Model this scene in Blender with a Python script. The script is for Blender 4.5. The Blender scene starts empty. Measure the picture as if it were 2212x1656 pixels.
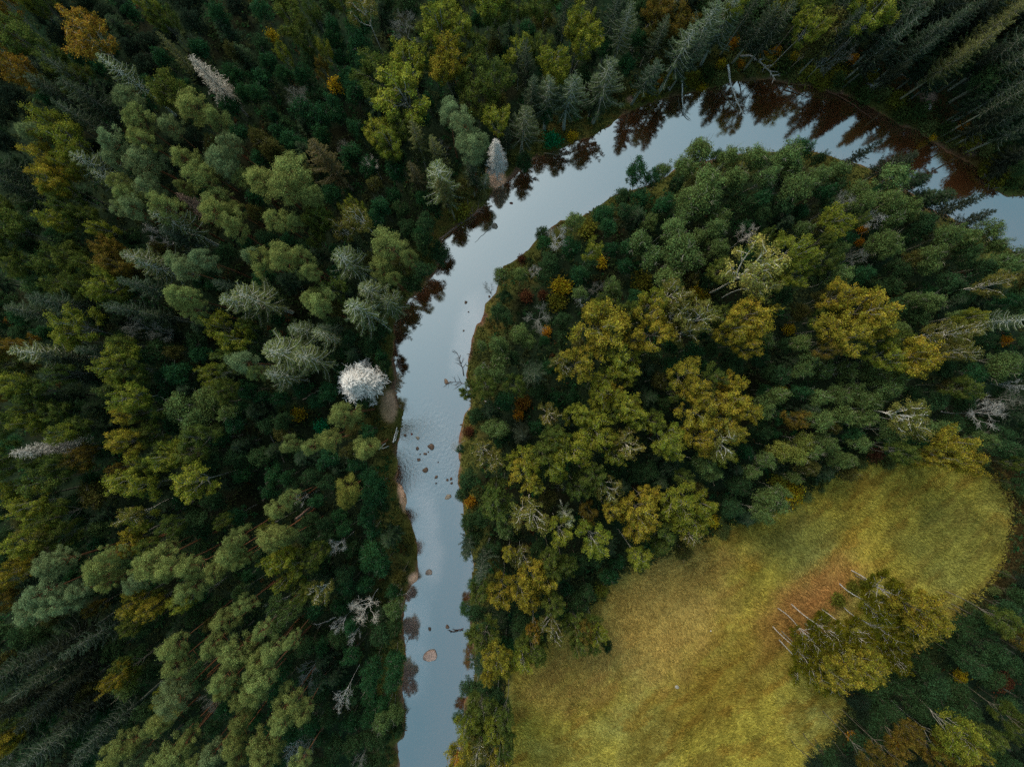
WATER_FAC = 0.46
SKY_SAT = 0.95
SKY_STR = 0.15
SUN = 1.3
EXPO = 0.64
TREES = {
(0,0): """BO 80 110 120,Bo 60 290 90,By 280 60 80,Bk 260 330 150,Bk 500 570 110,BO 80 520 80,BO 260 700 110,BO 870 420 185,Sg 340 560 110,
Sg 640 900 130,Sg 900 920 140,Sp 1130 690 110,Sg 560 700 100,So 1590 570 80,Bk 380 50 110,Ae 620 150 110,Ae 820 90 120,Ae 1000 220 120,By 1290 70 80,Bk 1430 190 90,
Ae 1150 150 90,At 1210 160 70,Ae 1500 330 110,At 1950 180 110,Ae 1720 260 110,Ae 1660 90 120,Ae 2090 100 110,Ae 1330 440 120,Ae 1180 480 110,At 1780 500 110,
Ae 1330 640 130,At 2090 710 110,At 2030 930 110,Bk 1500 860 150,Pg 1170 920 130,Po 1720 1020 150,Po 1250 1090 140,Pg 1470 1110 100,Pg 1020 1230 120,
Po 1290 1250 120,Pg 1060 1420 100,Pg 1360 1460 150,Po 1660 1380 110,Pg 2010 1290 120,Pg 2000 1450 140,Po 2110 1580 110,Po 1760 1560 120,Po 1150 1590 110,
Po 1650 1620 70,Po 1880 1090 100,Ae 1720 1250 120,Ae 1560 1300 80,By 500 1110 130,By 640 1240 140,BY 410 1400 110,BY 410 1530 110,By 600 1470 90,By 500 1620 100,
Pg 330 1190 110,Sg 800 1100 100,Sp 920 1480 140,Sp 1010 1590 90,Ae 130 830 130,Ae 100 1050 130,Ae 200 900 110,Ae 60 680 80,Ae 90 1290 120,Sg 90 1480 130,
Sg 170 1610 140,Bk 750 680 110,Sg 760 780 110,Ae 850 1300 80,Ae 620 400 120,Ae 450 200 100,Ae 300 1000 90,Ae 1750 700 90""",
(0,1): """Bk 320 230 130,Bk 270 30 70,Bk 430 360 80,UY 170 350 55,By 250 450 50,By 575 430 50,Bo 570 560 55,At 120 160 100,Ad 80 420 100,At 150 580 100,
At 480 720 110,At 280 700 90,At 90 720 110,At 80 860 110,At 450 990 130,At 580 1060 130,At 740 1040 90,Dg 340 870 90,At 920 250 160,At 920 420 140,
At 680 290 90,At 700 400 100,Dg 1280 260 110,Bk 700 60 100,Bp 930 50 120,Ad 1150 60 100,Ad 1330 100 120,Ad 640 110 90,Bk 500 110 60,At 860 860 120,
Ad 560 860 110,UY 700 760 70,Ad 160 1000 80,At 160 1060 60,Ad 280 1110 110,At 220 1200 90,At 340 1270 120,Ak 180 1330 120,Po 90 1560 150,Po 360 1590 170,
Sk 680 1450 150,At 600 1220 100,At 860 1380 130,At 1000 1480 110,Dw 990 1400 60,Dg 780 1270 70,At 1210 1510 110,By 1030 1160 110,By 1150 1230 110,By 1600 330 150,
By 1690 200 120,By 1760 330 110,Bk 1500 440 140,By 1320 880 210,Bk 1110 680 160,By 1330 620 140,BY 1690 540 140,BY 1680 670 110,Bk 1900 760 150,Bk 2080 720 140,
Bk 1900 920 150,By 2080 1060 100,Bk 1800 40 110,By 1980 90 160,Bk 2110 230 130,Bk 1930 430 100,Pg 1660 1040 120,Pg 1830 1170 150,Pg 1840 1330 150,So 1400 1300 120,
So 1550 1390 100,Sp 1590 1570 150,DS 2070 1350 90,Dg 1620 1290 60,Sk 1400 1540 90,Bk 1170 1330 100,Bk 1280 1120 100,Ad 1250 1400 80,Sg 1850 1500 100,
Sp 1990 1580 60,Sg 2150 1200 70,Ad 1060 560 90,Ad 480 560 100,Ad 1150 860 90""",
(0,2): """Bk 80 100 120,Bk 280 80 130,By 50 430 100,By 570 250 130,By 560 420 140,By 370 540 130,By 400 640 90,Bk 190 440 90,Sg 130 650 110,Sg 460 90 70,
Sg 700 60 110,Sg 930 40 90,Sg 870 180 110,Sq 960 300 120,Bo 1240 100 140,Bo 1390 200 120,At 780 450 100,At 970 600 100,Sq 790 770 170,Sq 500 850 150,Sq 310 860 130,
Sg 170 850 110,Sq 80 1100 140,Sg 1240 420 110,Sg 1170 690 140,Sq 1380 30 100,Sq 1620 300 160,Sq 1450 470 150,Sq 1820 250 140,Sg 1570 480 110,
By 1860 30 100,UO 1900 400 42,UY 1800 570 40,UO 1960 580 36,UO 2160 490 32,Ak 1070 960 110,Ad 790 1130 120,Ad 960 1010 100,Ad 90 1400 100,At 200 1400 90,
UG 350 1210 80,UY 520 1180 50,UO 1270 720 35,Uk 1100 830 60,UY 1640 760 40,At 1500 1250 100,At 1860 1220 90,Ag 1600 1350 150,At 1080 1510 130,Ag 1300 1480 100,
At 1200 1540 90,Ag 1480 1460 120,Ag 1650 1600 150,Ag 1870 1420 120,Ag 1900 1560 130,Ag 2080 1400 130,Ag 2130 1560 110,Ad 1400 1600 90,Ad 1750 1380 80,
Sg 2050 80 90,Sg 2100 260 120,Uk 1360 700 60,Sg 2180 40 90,Ad 1100 140 90,Ad 620 700 90""",
(0,3): """By 140 60 100,Bk 350 60 130,By 350 220 130,By 870 150 160,By 970 110 80,Sg 60 240 120,Sg 1260 90 150,Sg 1130 200 140,Sg 1330 200 120,Sg 1420 60 120,
Sg 1650 80 140,Sg 1730 30 100,Sg 1900 90 130,So 1760 380 150,So 1620 510 140,So 1880 260 110,So 1500 590 110,Sg 1980 620 140,Sg 2100 420 130,Sg 2150 330 110,
Sg 1250 440 130,Sg 1180 520 110,Sg 1330 370 110,Sg 2100 750 120,Sg 2150 120 120,Sg 2130 1150 110,Sg 2080 1000 110,Sg 2030 870 100,Dg 490 560 90,Dg 700 430 60,
Sg 1050 330 110,Sg 1530 300 110,Sg 1620 230 110,Sg 1450 330 100,Sd 2080 1380 120,Ad 2150 1400 100,Sd 1990 1470 110,UO 50 470 40,UY 210 520 40,UO 710 540 40,
UO 1640 1120 32,UY 1420 1190 30,Uk 590 670 90,Uk 1100 860 60,By 70 750 85,Ag 180 1310 170,Ag 150 1500 150,Ag 420 1480 110,Ag 600 1430 120,Ag 1030 1520 180,Ag 760 1580 110,
Ag 280 1600 120,Ad 430 1350 70,Ad 560 1560 100,At 920 1620 90,Sg 620 90 110,Sg 560 330 100,Uk 880 700 60,Sd 2180 560 110""",
(1,0): """Sg 230 30 120,Bk 60 200 110,Bk 100 300 140,By 530 250 110,Bk 620 140 100,Bk 790 230 100,By 890 300 80,Ad 300 150 100,Ad 250 400 110,
Ad 350 330 90,Sg 70 390 90,Pg 1130 160 100,Pg 1230 230 110,Po 1470 200 130,Po 1180 30 110,Pg 1350 20 110,Sp 1590 330 140,Sg 1640 430 110,Po 1920 60 130,Po 1900 240 130,
Po 2060 340 120,Po 2030 150 90,Dt 1690 130 75,Dw 1370 390 90,Ad 1000 400 130,Ad 1200 420 90,Ad 700 440 100,Bk 60 560 130,Bk 150 650 110,
Bk 480 600 120,Bk 650 560 110,Bk 790 620 90,Bo 930 500 80,Bo 1060 560 110,Bo 1080 660 110,Sp 1340 600 130,Sp 1480 690 130,Pg 1530 600 90,Pg 1790 600 120,Pg 1640 700 110,
Ad 2010 560 130,Pg 2190 620 90,Bk 580 780 130,Ag 370 820 110,Bk 710 840 90,By 940 790 120,Bk 1020 900 120,Sg 1350 850 120,Po 1660 910 130,Po 1720 1010 100,Sg 660 980 140,
Sg 440 1090 150,Sg 1260 1030 110,Sg 1400 1080 100,Dg 1250 1180 100,Dg 1390 1225 80,By 720 1190 150,By 610 1280 90,BO 250 1340 80,Bo 60 1370 120,Sp 480 1410 140,Sg 690 1460 130,
Sg 950 1350 120,By 1110 1430 130,By 1000 1550 120,Bk 1190 1540 120,Ad 1430 1380 130,At 1600 1560 130,At 1450 1600 100,At 1780 1420 110,By 1960 1190 120,By 2050 1280 110,
Bk 2160 1190 80,Sp 2160 960 130,Pg 2130 1480 130,By 1870 1550 90,Bk 2000 1440 110,Sg 650 1590 110,Bk 560 1560 80,Bk 90 1500 130,By 200 1610 100,Ad 100 960 130,
Ad 80 1130 110,Uo 150 1120 50,Ad 290 1230 90,Ad 1150 1270 100,Bk 1130 1310 90,Sg 2110 830 100,Ad 1750 1300 110,Ad 900 1130 100,Ad 350 480 90,Ad 1850 700 90""",
(1,1): """Po 330 70 170,Po 490 70 110,Po 220 250 110,Po 310 290 80,Bk 540 270 110,Bk 620 330 110,By 880 110 60,Bp 900 230 120,By 770 170 55,Bp 720 330 90,Bk 510 420 70,
At 1110 160 110,Ad 1270 180 100,Ad 1480 280 110,Ad 1330 330 100,At 700 60 120,At 1210 40 90,At 1440 370 80,So 1650 40 110,So 1960 30 80,Ad 1550 130 90,Uk 1770 180 90,
Po 240 560 140,Po 390 600 100,Po 490 690 100,Po 60 640 130,Ad 130 440 110,Ad 480 490 100,Sp 810 620 160,Po 1170 470 145,Po 1340 580 85,Po 1080 690 110,Po 1170 760 80,Ad 1440 450 110,
Ad 1580 530 120,Ad 1650 430 90,Ad 1450 690 110,Ad 1350 790 110,Bk 700 870 110,Po 530 990 140,Po 470 900 90,Sp 60 960 170,Sp 1010 860 130,Sp 1160 960 150,
Sp 950 1070 150,Sp 460 1210 100,Sp 620 1270 90,Ad 1000 1330 130,Ad 1090 1190 100,Ad 820 1250 90,Sp 330 1390 190,Sp 500 1470 150,Sp 230 1620 120,At 770 1390 60,At 1070 1420 70,
DW 890 1655 182,Ad 1110 1500 80,Ad 650 1430 90,Ad 60 1420 110,Po 30 1530 80,Dg 110 1520 60,Ad 60 1250 90,Ad 690 1130 80,Sg 650 1160 70,Ag 2150 730 100,
Ad 2140 900 80,Dg 2020 830 45,Ad 2090 1030 100,Ad 2160 1110 90,Ag 2070 1340 110,Ag 1940 1330 60,Ag 2100 1430 110,Ag 1910 1560 90,Ag 2060 1600 100,Dw 1970 1510 35,Dw 2040 1640 35""",
(1,2): """Ad 930 60 100,At 1060 90 120,At 1290 130 110,Ag 1550 100 180,Ag 1500 200 140,Ag 1690 60 130,Ag 1780 250 120,At 800 240 120,At 820 340 110,Ag 540 270 100,Dw 380 400 85,
Ad 260 370 80,At 500 490 110,At 270 470 80,Uk 640 330 80,By 660 540 80,UY 750 620 55,Ad 940 180 80,Ag 1180 290 90,Ag 1330 330 120,Ag 1430 270 100,Ag 1410 560 190,
Ag 1410 440 110,Ag 1080 450 120,Ag 1180 570 140,At 1010 500 100,At 960 650 90,At 840 500 80,Ag 1550 600 120,Ag 1730 360 130,Ag 1730 520 110,Ag 1600 400 100,Ad 1950 120 120,
At 2120 100 110,At 1990 330 80,Dw 2020 400 80,Ad 2100 220 110,Ad 2100 500 120,Bk 2190 400 60,Ad 640 640 110,At 560 730 100,Ad 330 620 110,Ad 280 740 100,Ur 80 580 40,Dw 180 670 50,
Ag 70 740 85,Ur 120 910 55,Ur 260 900 45,UY 420 830 90,Uk 390 960 80,Ag 590 900 85,Dw 610 930 50,Dg 730 850 70,Ag 850 820 100,Ag 890 910 100,Uk 1110 800 90,Ag 1350 740 160,
Ad 1350 840 90,UY 1600 880 80,BP 1980 750 210,BP 2080 810 140,Bk 1790 690 100,Ad 1650 800 90,Ad 440 1120 90,Dg 220 1090 100,UO 290 1210 45,Ag 90 1240 100,Ag 130 1320 90,At 270 1310 60,
Sg 180 1530 130,Ad 430 1280 100,BY 740 1150 200,BY 700 1030 110,BY 870 1230 120,BY 740 1330 80,Bk 820 1000 90,BY 1190 1060 120,BY 1220 1210 130,Bk 1060 1070 100,BY 1060 1300 90,
By 1160 960 100,Bp 1380 900 120,Bp 1400 1050 130,Bp 1570 1120 160,Bp 1480 1200 110,BY 2000 1060 160,BY 2080 1180 110,BY 1880 1190 110,BY 1990 1320 90,Bk 1780 1090 90,BY 1840 1290 70,
At 1520 1380 110,Ag 1200 1400 90,BY 530 1530 140,Bp 440 1450 100,By 960 1480 140,Bk 850 1440 110,By 950 1590 90,By 800 1630 80,BY 1500 1590 120,BY 1870 1630 80,
Bk 1700 1590 90,Ad 1850 1480 130,Ad 2100 1430 110,Ad 2150 1560 100,Ad 30 1450 80,Ad 1680 1380 100,Ag 2160 1310 90,Ad 650 1450 90""",
(1,3): """Ag 160 60 150,Ad 60 150 110,Ag 780 60 110,Ag 1000 90 150,Ag 1170 90 130,Ag 1050 200 110,Ad 1290 250 140,Ad 1200 340 110,Ad 520 90 120,Dg 650 90 80,Ag 300 260 100,By 560 240 130,
At 620 370 120,Ag 560 440 100,Dw 880 250 65,Bk 760 250 60,UO 780 340 40,UO 750 450 36,Bk 470 410 50,Uk 60 410 80,Ag 990 370 110,Ag 880 500 120,Ag 1000 520 100,
Dg 730 580 75,By 180 540 150,By 200 680 130,By 300 560 80,Bk 500 600 100,Ag 570 750 120,Ad 390 740 100,Ag 1340 540 110,Ag 1330 640 110,Ad 1100 700 120,Ag 1550 330 130,Ag 1690 370 110,
Ag 1450 470 75,Ag 1850 300 140,Ag 1970 410 90,Ag 2120 580 120,Ag 2010 660 130,Ag 1890 640 120,Ad 1630 560 120,Ad 1760 700 110,Bp 1900 810 100,Ad 1500 780 120,
Ag 1320 980 130,Ag 1200 950 100,At 1330 870 60,Ad 1000 850 120,Uo 1070 870 50,Ad 850 850 90,Ad 1040 1000 120,Ad 1250 1110 110,By 30 740 80,BY 20 1030 50,BY 600 960 120,BY 700 1060 190,
BY 850 1100 140,BY 540 1170 150,BY 650 1290 140,Bo 480 1370 90,Bk 430 1080 100,BY 870 1220 90,Ad 100 900 120,UY 150 1200 50,Ag 230 1300 100,Ag 270 1430 110,Ag 420 1530 110,
Ad 110 1320 90,Ag 250 1570 90,BY 1150 1440 160,By 1000 1440 120,BY 1250 1510 110,Bk 1010 1310 90,Bk 1140 1260 75,Ag 1070 1200 90,Bp 1480 1230 110,Bp 1650 1230 110,Bp 1560 1410 90,Bp 1690 1410 80,
Ag 1630 1080 90,By 1750 1060 75,Sp 1990 1090 100,Ad 2130 1080 110,Ad 2100 900 110,Ad 1600 920 110,Ag 1950 1430 130,Ag 1950 1540 120,UO 2000 1290 45,At 1690 1560 110,Ad 1800 1300 100,
Ad 1450 1540 110,Ad 2140 1300 100,Ad 2150 1560 90,Ag 640 1560 110,Ag 830 1580 110,Ag 990 1600 110,Ag 1130 1570 90,Ad 60 1600 110,Dw 2080 1640 50""",
(2,0): """Bo 60 120 120,Bk 160 60 90,Bk 310 60 110,Bk 60 330 110,Bk 330 230 100,Bk 520 250 110,By 310 360 100,By 560 410 90,Bk 690 400 90,Bk 80 620 100,DT 490 570 110,
Bo 780 550 45,Bo 740 650 110,Bk 310 690 80,Bk 450 820 140,Bk 530 720 100,Bk 60 760 100,By 70 930 110,Ad 200 920 100,Ak 880 930 150,By 290 1040 110,By 400 1160 120,Bk 560 1110 110,
By 300 1320 120,Bp 430 1290 110,Bk 570 1280 100,Ad 90 1350 110,Ad 160 1480 120,By 1180 100 130,BY 1100 270 90,Bk 1290 230 110,BY 1100 530 110,Bk 1320 430 100,By 1440 680 110,By 1590 570 100,
Bk 1670 620 100,Bk 1480 550 80,By 1180 770 140,By 1270 880 120,Bk 1340 790 90,Bo 1010 740 55,By 1690 860 140,Ag 910 1240 100,Bp 1140 1120 100,By 1250 1170 110,BY 1150 1360 110,
Bk 1340 1370 80,Bk 1470 1240 85,At 1500 90 110,At 1540 370 100,At 1930 470 100,Ag 1650 200 150,Ag 1780 310 150,Ag 1910 140 150,Ag 2000 240 100,Ag 1880 390 85,Bk 1750 500 110,
Ad 1380 60 90,Bk 2030 50 100,At 2130 230 90,Ad 1900 640 120,Ad 2060 620 110,At 2090 1110 100,Bk 1960 1160 65,Ad 1750 1160 140,Ad 1640 1300 110,Po 2080 1290 120,Po 2000 1440 120,
Po 1960 1570 130,Po 2090 1510 80,Po 900 1540 130,Po 990 1470 100,Po 1430 1500 150,Po 1510 1600 120,Po 1510 1390 80,Pg 480 1590 130,Pg 600 1550 100,BY 190 1610 85,
Ad 720 1480 100,Ad 1150 1560 110,Po 1720 1580 110,Ad 1800 1420 110,Ad 700 220 110,Ad 940 560 110,Ad 700 1000 130,Ad 750 1150 110,Ad 60 1130 110,Ad 1850 760 100,Ad 1900 1000 110,Ag 980 60 85""",
(2,1): """At 90 110 80,UY 390 270 60,At 650 60 110,Ad 950 130 100,Po 800 260 135,Po 690 490 105,Po 490 490 85,Po 350 540 85,Po 940 570 115,
UG 590 370 65,At 990 410 110,At 650 650 110,At 200 760 110,At 310 770 80,Ad 500 770 110,Py 790 890 135,Py 790 990 90,Ad 350 900 100,At 560 1000 75,Po 210 1060 105,Po 300 1000 85,
Dw 390 1000 50,Po 210 1270 145,Po 300 1340 85,By 90 1250 45,At 740 1150 95,At 800 1250 75,At 1010 1250 85,At 1010 960 130,At 1060 870 110,At 1000 790 100,Ad 1090 1040 90,At 1060 1440 140,
At 1010 1530 110,At 1130 1560 100,Ad 660 1300 100,By 310 1500 135,By 190 1560 100,Bk 420 1560 110,Bk 560 1440 90,Dw 690 1420 60,Ad 500 1310 100,Ad 600 1550 110,Ad 850 1390 100,
Ad 640 830 100,Ad 480 1180 110,Ad 640 1180 90,Ad 100 620 110,Ad 270 310 100,Ad 150 330 100,Ad 90 1430 80,Ad 800 1600 100,At 880 700 90,Bk 1850 80 80,Bk 2000 60 100,Ur 1840 410 50,
Ad 1910 280 100,Ag 2040 370 110,Ag 2150 380 90,At 2100 470 90,Bp 1920 580 100,Bp 2010 690 110,At 1770 570 55,Ad 1840 850 100,Ad 1800 960 80,UO 1850 1010 55,
Bk 2030 1000 120,Bk 2060 890 80,Ad 1840 1150 100,Ad 1960 1150 100,Ag 2150 1230 110,Ad 1900 1300 110,Sg 1830 1390 90,Sg 1990 1530 110,BY 2190 1480 60,Ad 2060 1420 90,Ag 2150 1090 90,
Ad 1800 1620 55,Dw 1720 540 40,Bk 2150 860 50""",
(2,2): """Bk 60 30 90,Uo 90 170 70,UO 60 270 45,Sd 100 440 110,Ad 220 70 90,At 370 130 90,At 510 130 80,By 750 60 120,BY 840 90 85,Bp 310 250 90,By 530 260 95,
By 620 250 85,By 730 280 100,By 980 220 120,By 1050 280 100,Bk 880 250 80,Bk 1190 300 100,By 690 440 140,By 790 510 110,Bk 400 460 130,By 550 590 140,By 430 560 105,Bk 280 570 110,
By 330 700 120,By 390 770 85,Bp 950 540 120,By 900 610 85,By 1290 450 140,By 1360 540 105,BY 1540 80 105,BY 1620 130 100,Bp 1700 130 120,BY 1870 130 150,BY 1950 240 120,BY 1800 270 150,
BY 1620 250 140,BY 1610 400 115,Bp 1780 440 150,BY 1930 450 85,BY 1620 520 120,By 1780 570 90,Bk 1400 100 65,By 90 680 130,BY 100 780 125,By 180 900 60,Bp 170 1090 160,
Bk 650 800 110,Bp 800 890 110,Bk 560 900 100,Ad 1050 780 100,Ag 1620 680 120,Ag 1700 760 100,At 1960 600 85,Ag 2150 200 120,Ad 2100 400 110,Ag 2160 640 95,Ag 2040 770 95,
Ad 1900 850 120,Ag 2170 1000 140,Ag 2100 1090 110,Ad 1850 1060 110,Bk 1440 820 75,By 1430 960 130,By 1500 1130 150,By 1630 1040 105,By 1390 1100 100,Bk 1290 1060 85,Bk 1330 1270 110,
Bp 1550 1290 90,BY 1080 1080 140,BY 1060 1190 120,BY 1120 990 110,BY 860 1140 85,Bo 640 1100 75,Sp 470 1130 75,By 690 1290 140,By 410 1300 105,By 1040 1430 100,At 1170 1370 75,Ad 700 1480 110,
Ad 560 1520 120,Bk 330 1510 110,Bk 450 1560 100,BY 110 1590 120,Bp 60 1480 90,Ad 30 1300 65,Dg 400 890 40,Bk 1280 1370 70,UY 1720 1180 55,Ad 870 720 100,Ad 1150 720 110,Ad 230 1390 90,Ad 1280 180 90,Ad 640 1020 70""",
(2,3): """Ag 60 100 100,UY 100 60 45,Ag 400 110 100,Ag 560 120 120,Ag 690 60 120,Ag 780 140 115,Ag 900 130 105,Ag 1000 50 120,Ag 380 310 115,Ag 600 270 115,Ag 780 290 115,Bo 190 300 85,
Al 260 480 105,Ag 440 500 105,Al 70 560 110,Al 220 600 105,Ag 350 560 85,At 30 420 75,At 220 60 90,Ag 540 640 100,Ag 650 640 80,Ag 730 520 85,Bp 1150 250 150,Bp 1240 310 110,
Ag 1000 400 120,Ur 890 600 65,Ad 1050 560 100,Bk 1150 570 95,BY 1570 490 140,BY 1680 610 120,BY 1570 630 120,BY 1450 590 100,BY 1340 650 75,Bk 1220 630 80,Ag 1380 360 120,Ad 1500 330 100,
Dw 1850 260 130,Dg 2080 140 80,Ad 1700 370 120,Ag 1780 480 100,Ad 1930 420 110,Ad 1600 150 120,Bk 1660 90 95,Ad 1350 130 110,Ad 1950 560 110,Bk 2140 700 55,Ad 2060 600 100,
Ad 1950 120 110,Ad 1200 100 100,UY 180 940 95,Ag 190 800 65,Ag 60 1030 95,Ag 90 920 80,Uk 60 830 75,Ad 2130 870 90,Ad 2160 330 100""",
(3,0): """BY 60 80 90,Bo 110 230 100,Pg 460 90 150,Pg 400 240 150,Pg 600 200 130,Pg 720 110 110,Ad 850 90 110,Bo 830 270 55,Po 960 30 80,Pg 1180 60 90,
BY 1180 200 100,BY 1330 200 90,Bk 1410 160 85,Po 1680 80 130,Po 1430 20 80,By 1590 260 90,Ad 1760 310 120,Po 2030 330 110,Po 2160 260 90,Ag 2110 130 75,Ad 1300 380 120,
Bk 1200 400 80,Po 1560 560 110,Po 1570 690 120,Po 1830 580 105,Po 2080 590 130,Po 2130 700 80,Pg 1580 830 120,Pg 1600 1000 140,Ad 1780 800 120,Po 1960 840 115,Po 1950 970 85,
Sg 200 780 160,Sg 90 870 130,Sg 330 700 110,Sg 430 830 110,Sd 600 550 150,Sd 800 600 130,Sd 650 900 130,Sd 850 750 120,Sd 350 1000 150,Sd 150 1080 130,BY 1020 860 85,Bk 1130 800 120,
Ag 1150 940 100,Ad 1380 800 100,Sd 560 1050 130,Sd 820 1080 130,Sg 640 1300 150,Sg 780 1180 110,Sg 520 1390 110,Sg 900 1400 120,Sg 1000 1250 110,Po 1440 1200 115,Po 1400 1270 80,
By 1480 1020 80,Po 1060 1560 115,Po 1150 1420 115,Pg 1240 1520 95,Po 1400 1590 115,Po 1560 1470 135,Po 1650 1350 105,Pg 1860 1500 115,Po 2030 1420 100,Po 2080 1550 100,Po 2150 1060 90,
Po 2130 1230 100,Dg 1830 1060 90,Ad 1750 1240 110,Ad 1900 1240 100,Ad 1180 1180 110,Ad 1350 1080 100,BY 60 1370 95,BY 60 1490 85,Bk 130 1300 90,Dg 50 1610 80,Sg 250 1620 130,
Sg 330 1560 90,Sd 450 1520 110,Sd 620 1600 120,Sd 230 1350 120,Po 1700 1600 95,Ad 300 460 130,Ad 450 420 110,Ad 100 450 110,Sg 900 480 120,Ad 1060 600 130,Ad 1250 650 110""",
(3,1): """By 220 40 60,Bk 450 100 95,Bp 550 150 90,At 820 60 100,At 960 70 90,DB 960 260 105,Ag 230 240 110,Ag 320 300 110,Ag 210 400 100,Ak 380 400 75,At 740 230 85,At 1190 140 85,
Ag 1210 270 100,At 850 390 85,At 870 650 95,At 610 560 95,Ad 450 570 100,Ad 740 490 100,Dw 740 410 50,Dw 850 510 40,Ad 1080 480 120,Ad 1190 430 90,Po 290 560 65,Po 180 610 115,
Po 60 720 110,Ad 320 680 90,Po 60 450 85,At 1020 750 120,At 1200 700 110,Ad 1320 670 80,At 1180 870 110,At 1000 870 105,Po 130 850 135,Po 50 1000 115,Po 330 1080 135,Po 300 1210 120,
Po 400 1140 90,Ad 600 980 95,Dg 460 840 75,Dw 750 1040 65,Ad 860 980 100,At 1000 1010 100,At 1100 1080 105,Ag 1200 1190 105,At 980 1200 100,Ag 1090 1250 90,Ad 1230 1290 75,
Po 90 1390 125,Po 120 1500 120,Po 80 1600 110,Po 410 1610 105,Dw 310 1490 60,Dg 430 1450 50,Ad 560 1350 105,Ad 700 1430 110,Ad 860 1400 110,Ad 1000 1390 100,Ad 1130 1410 80,
Ad 1090 1540 110,Ad 950 1600 100,Dg 890 1600 55,Ad 650 1180 100,Ad 600 1580 95,Ad 1880 60 90,Bk 1950 130 95,BY 2130 120 110,Ad 1810 280 90,Ad 1910 300 100,
Ad 1810 580 90,Bk 1990 550 130,BY 2060 700 130,BY 2150 790 80,BY 2030 890 60,Ad 1860 960 100,Ad 1770 1080 90,Ad 1690 1140 70,Ad 1960 920 95,Ad 2050 1010 100,Ad 1750 1230 80,
Bk 1940 1190 110,By 1830 1290 90,Bk 1980 1330 100,By 2080 1290 90,BY 1830 1530 115,Bp 1950 1500 100,Bp 2060 1500 120,BY 2120 1590 100,Bk 2130 1400 110,Ad 1680 1440 80,Ad 1650 1500 75,
UO 1720 1610 55,Ad 2000 430 105,Ad 2130 1100 90,Ad 1710 1340 65,Bk 2170 1210 90""",
(3,2): """BY 60 80 115,BY 110 180 90,BY 320 60 100,Ad 300 170 100,Bp 360 400 115,Bk 340 240 95,BO 210 470 60,Bk 550 390 105,Bo 570 460 85,Ad 560 200 100,Bk 690 390 85,By 720 470 85,
Ad 70 330 120,Ad 660 130 80,Bk 690 560 75,Ad 810 580 65,Bk 570 570 85,Bk 110 570 120,By 60 690 105,Bk 190 660 75,Uk 760 120 60""",
(3,3): """Uk 575 190 60,Uk 450 330 60,Uk 700 85 60,Uk 800 55 45,Uk 350 400 60,Uk 260 520 55,Bc 1000 110 165,BY 1200 250 160,BY 1340 380 125,Bc 900 240 125,Bc 1150 430 130,Bc 950 470 120,Bc 1070 570 95,Bc 720 480 140,Bc 450 440 140,Bc 340 500 120,Bc 600 620 150,BY 730 750 150,
BY 850 720 110,BY 500 830 130,Bc 330 780 130,Bc 270 650 120,Bc 470 910 95,Bc 860 850 55,Bc 1100 690 95,Ad 1270 740 120,Ad 1330 880 140,Ad 1300 1000 140,
Ad 1050 900 120,Ad 1200 1100 120,Ad 850 950 130,Ad 870 1170 140,Ae 750 1140 100,Ae 690 1030 100,Ad 1010 1130 110,Ad 1600 420 120,Ad 1750 380 120,Ad 1820 600 130,Ad 1600 600 110,
Ad 1700 730 110,UY 1610 840 55,Ad 1550 950 130,Ad 1500 1110 110,Ad 1640 1080 110,Ad 1850 850 110,Bk 2000 360 105,Bo 2100 500 100,Ad 1950 700 120,Ad 2120 780 105,Ae 2150 630 100,
Ur 2000 890 90,Ad 2000 1080 110,Ae 1800 1150 100,Bk 2100 1200 100,Bk 2160 1350 90,Bk 1900 1330 95,By 1600 1320 160,BY 1730 1540 85,By 1500 1440 100,Bo 1570 1590 115,Bo 1400 1480 120,
Bo 1230 1310 85,Bo 1180 1440 90,UO 1050 1400 55,UO 680 1350 45,Ad 740 1400 105,Ad 900 1390 105,Ad 450 1520 120,Ae 570 1600 100,Ae 700 1580 100,Ae 350 1600 90,Bo 880 1600 100,
Bo 1050 1560 90,Ae 950 1500 90,Ae 1210 1600 90,Ad 1850 1500 120,Ad 2000 1560 110,Ae 2100 1480 100,Ad 1980 250 110,Ad 2120 150 110,Ae 2150 40 100,Ad 1380 1200 105,Ae 1280 1250 90,Bk 1750 1430 90""",
}
# dead spruces and white trees are DS DT DW DB above; the tan one of the upper forest:
EXTRA = "DT 1860 720 110"
WATER_L = [(1560,3700),(1580,3300),(1598,3067),(1591,2972),(1621,2940),(1621,2857),(1607,2764),(1622,2625),(1612,2523),(1612,2454),(1626,2384),(1640,2343),(1672,2320),(1672,2275),(1670,2215),(1663,2145),(1644,2090),(1624,2039),(1626,1997),(1610,1946),(1589,1923),(1587,1849),(1591,1775),(1612,1673),(1617,1640),(1594,1627),(1591,1585),(1577,1557),(1589,1526),(1577,1452),(1573,1415),(1580,1346),(1575,1299),(1612,1239),(1640,1197),(1686,1160),(1740,1095),(1760,1045),(1770,961),(1806,929),(1880,873),(1927,836),(1955,799),(1991,752),(2048,713),(2117,648),(2187,616),(2256,593),(2307,565),(2372,546),(2442,500),(2480,465),(2594,417),(2650,398),(2710,384),(2770,370),(2835,356),(2928,329),(3011,324),(3072,319),(3141,333),(3202,343),(3248,347),(3303,366),(3387,384),(3442,407),(3498,440),(3540,463),(3595,500),(3665,523),(3720,560),(3757,588),(3813,620),(3868,644),(3919,685),(3979,759),(4030,790),(4096,785),(4300,770),(4700,800)]
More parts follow.
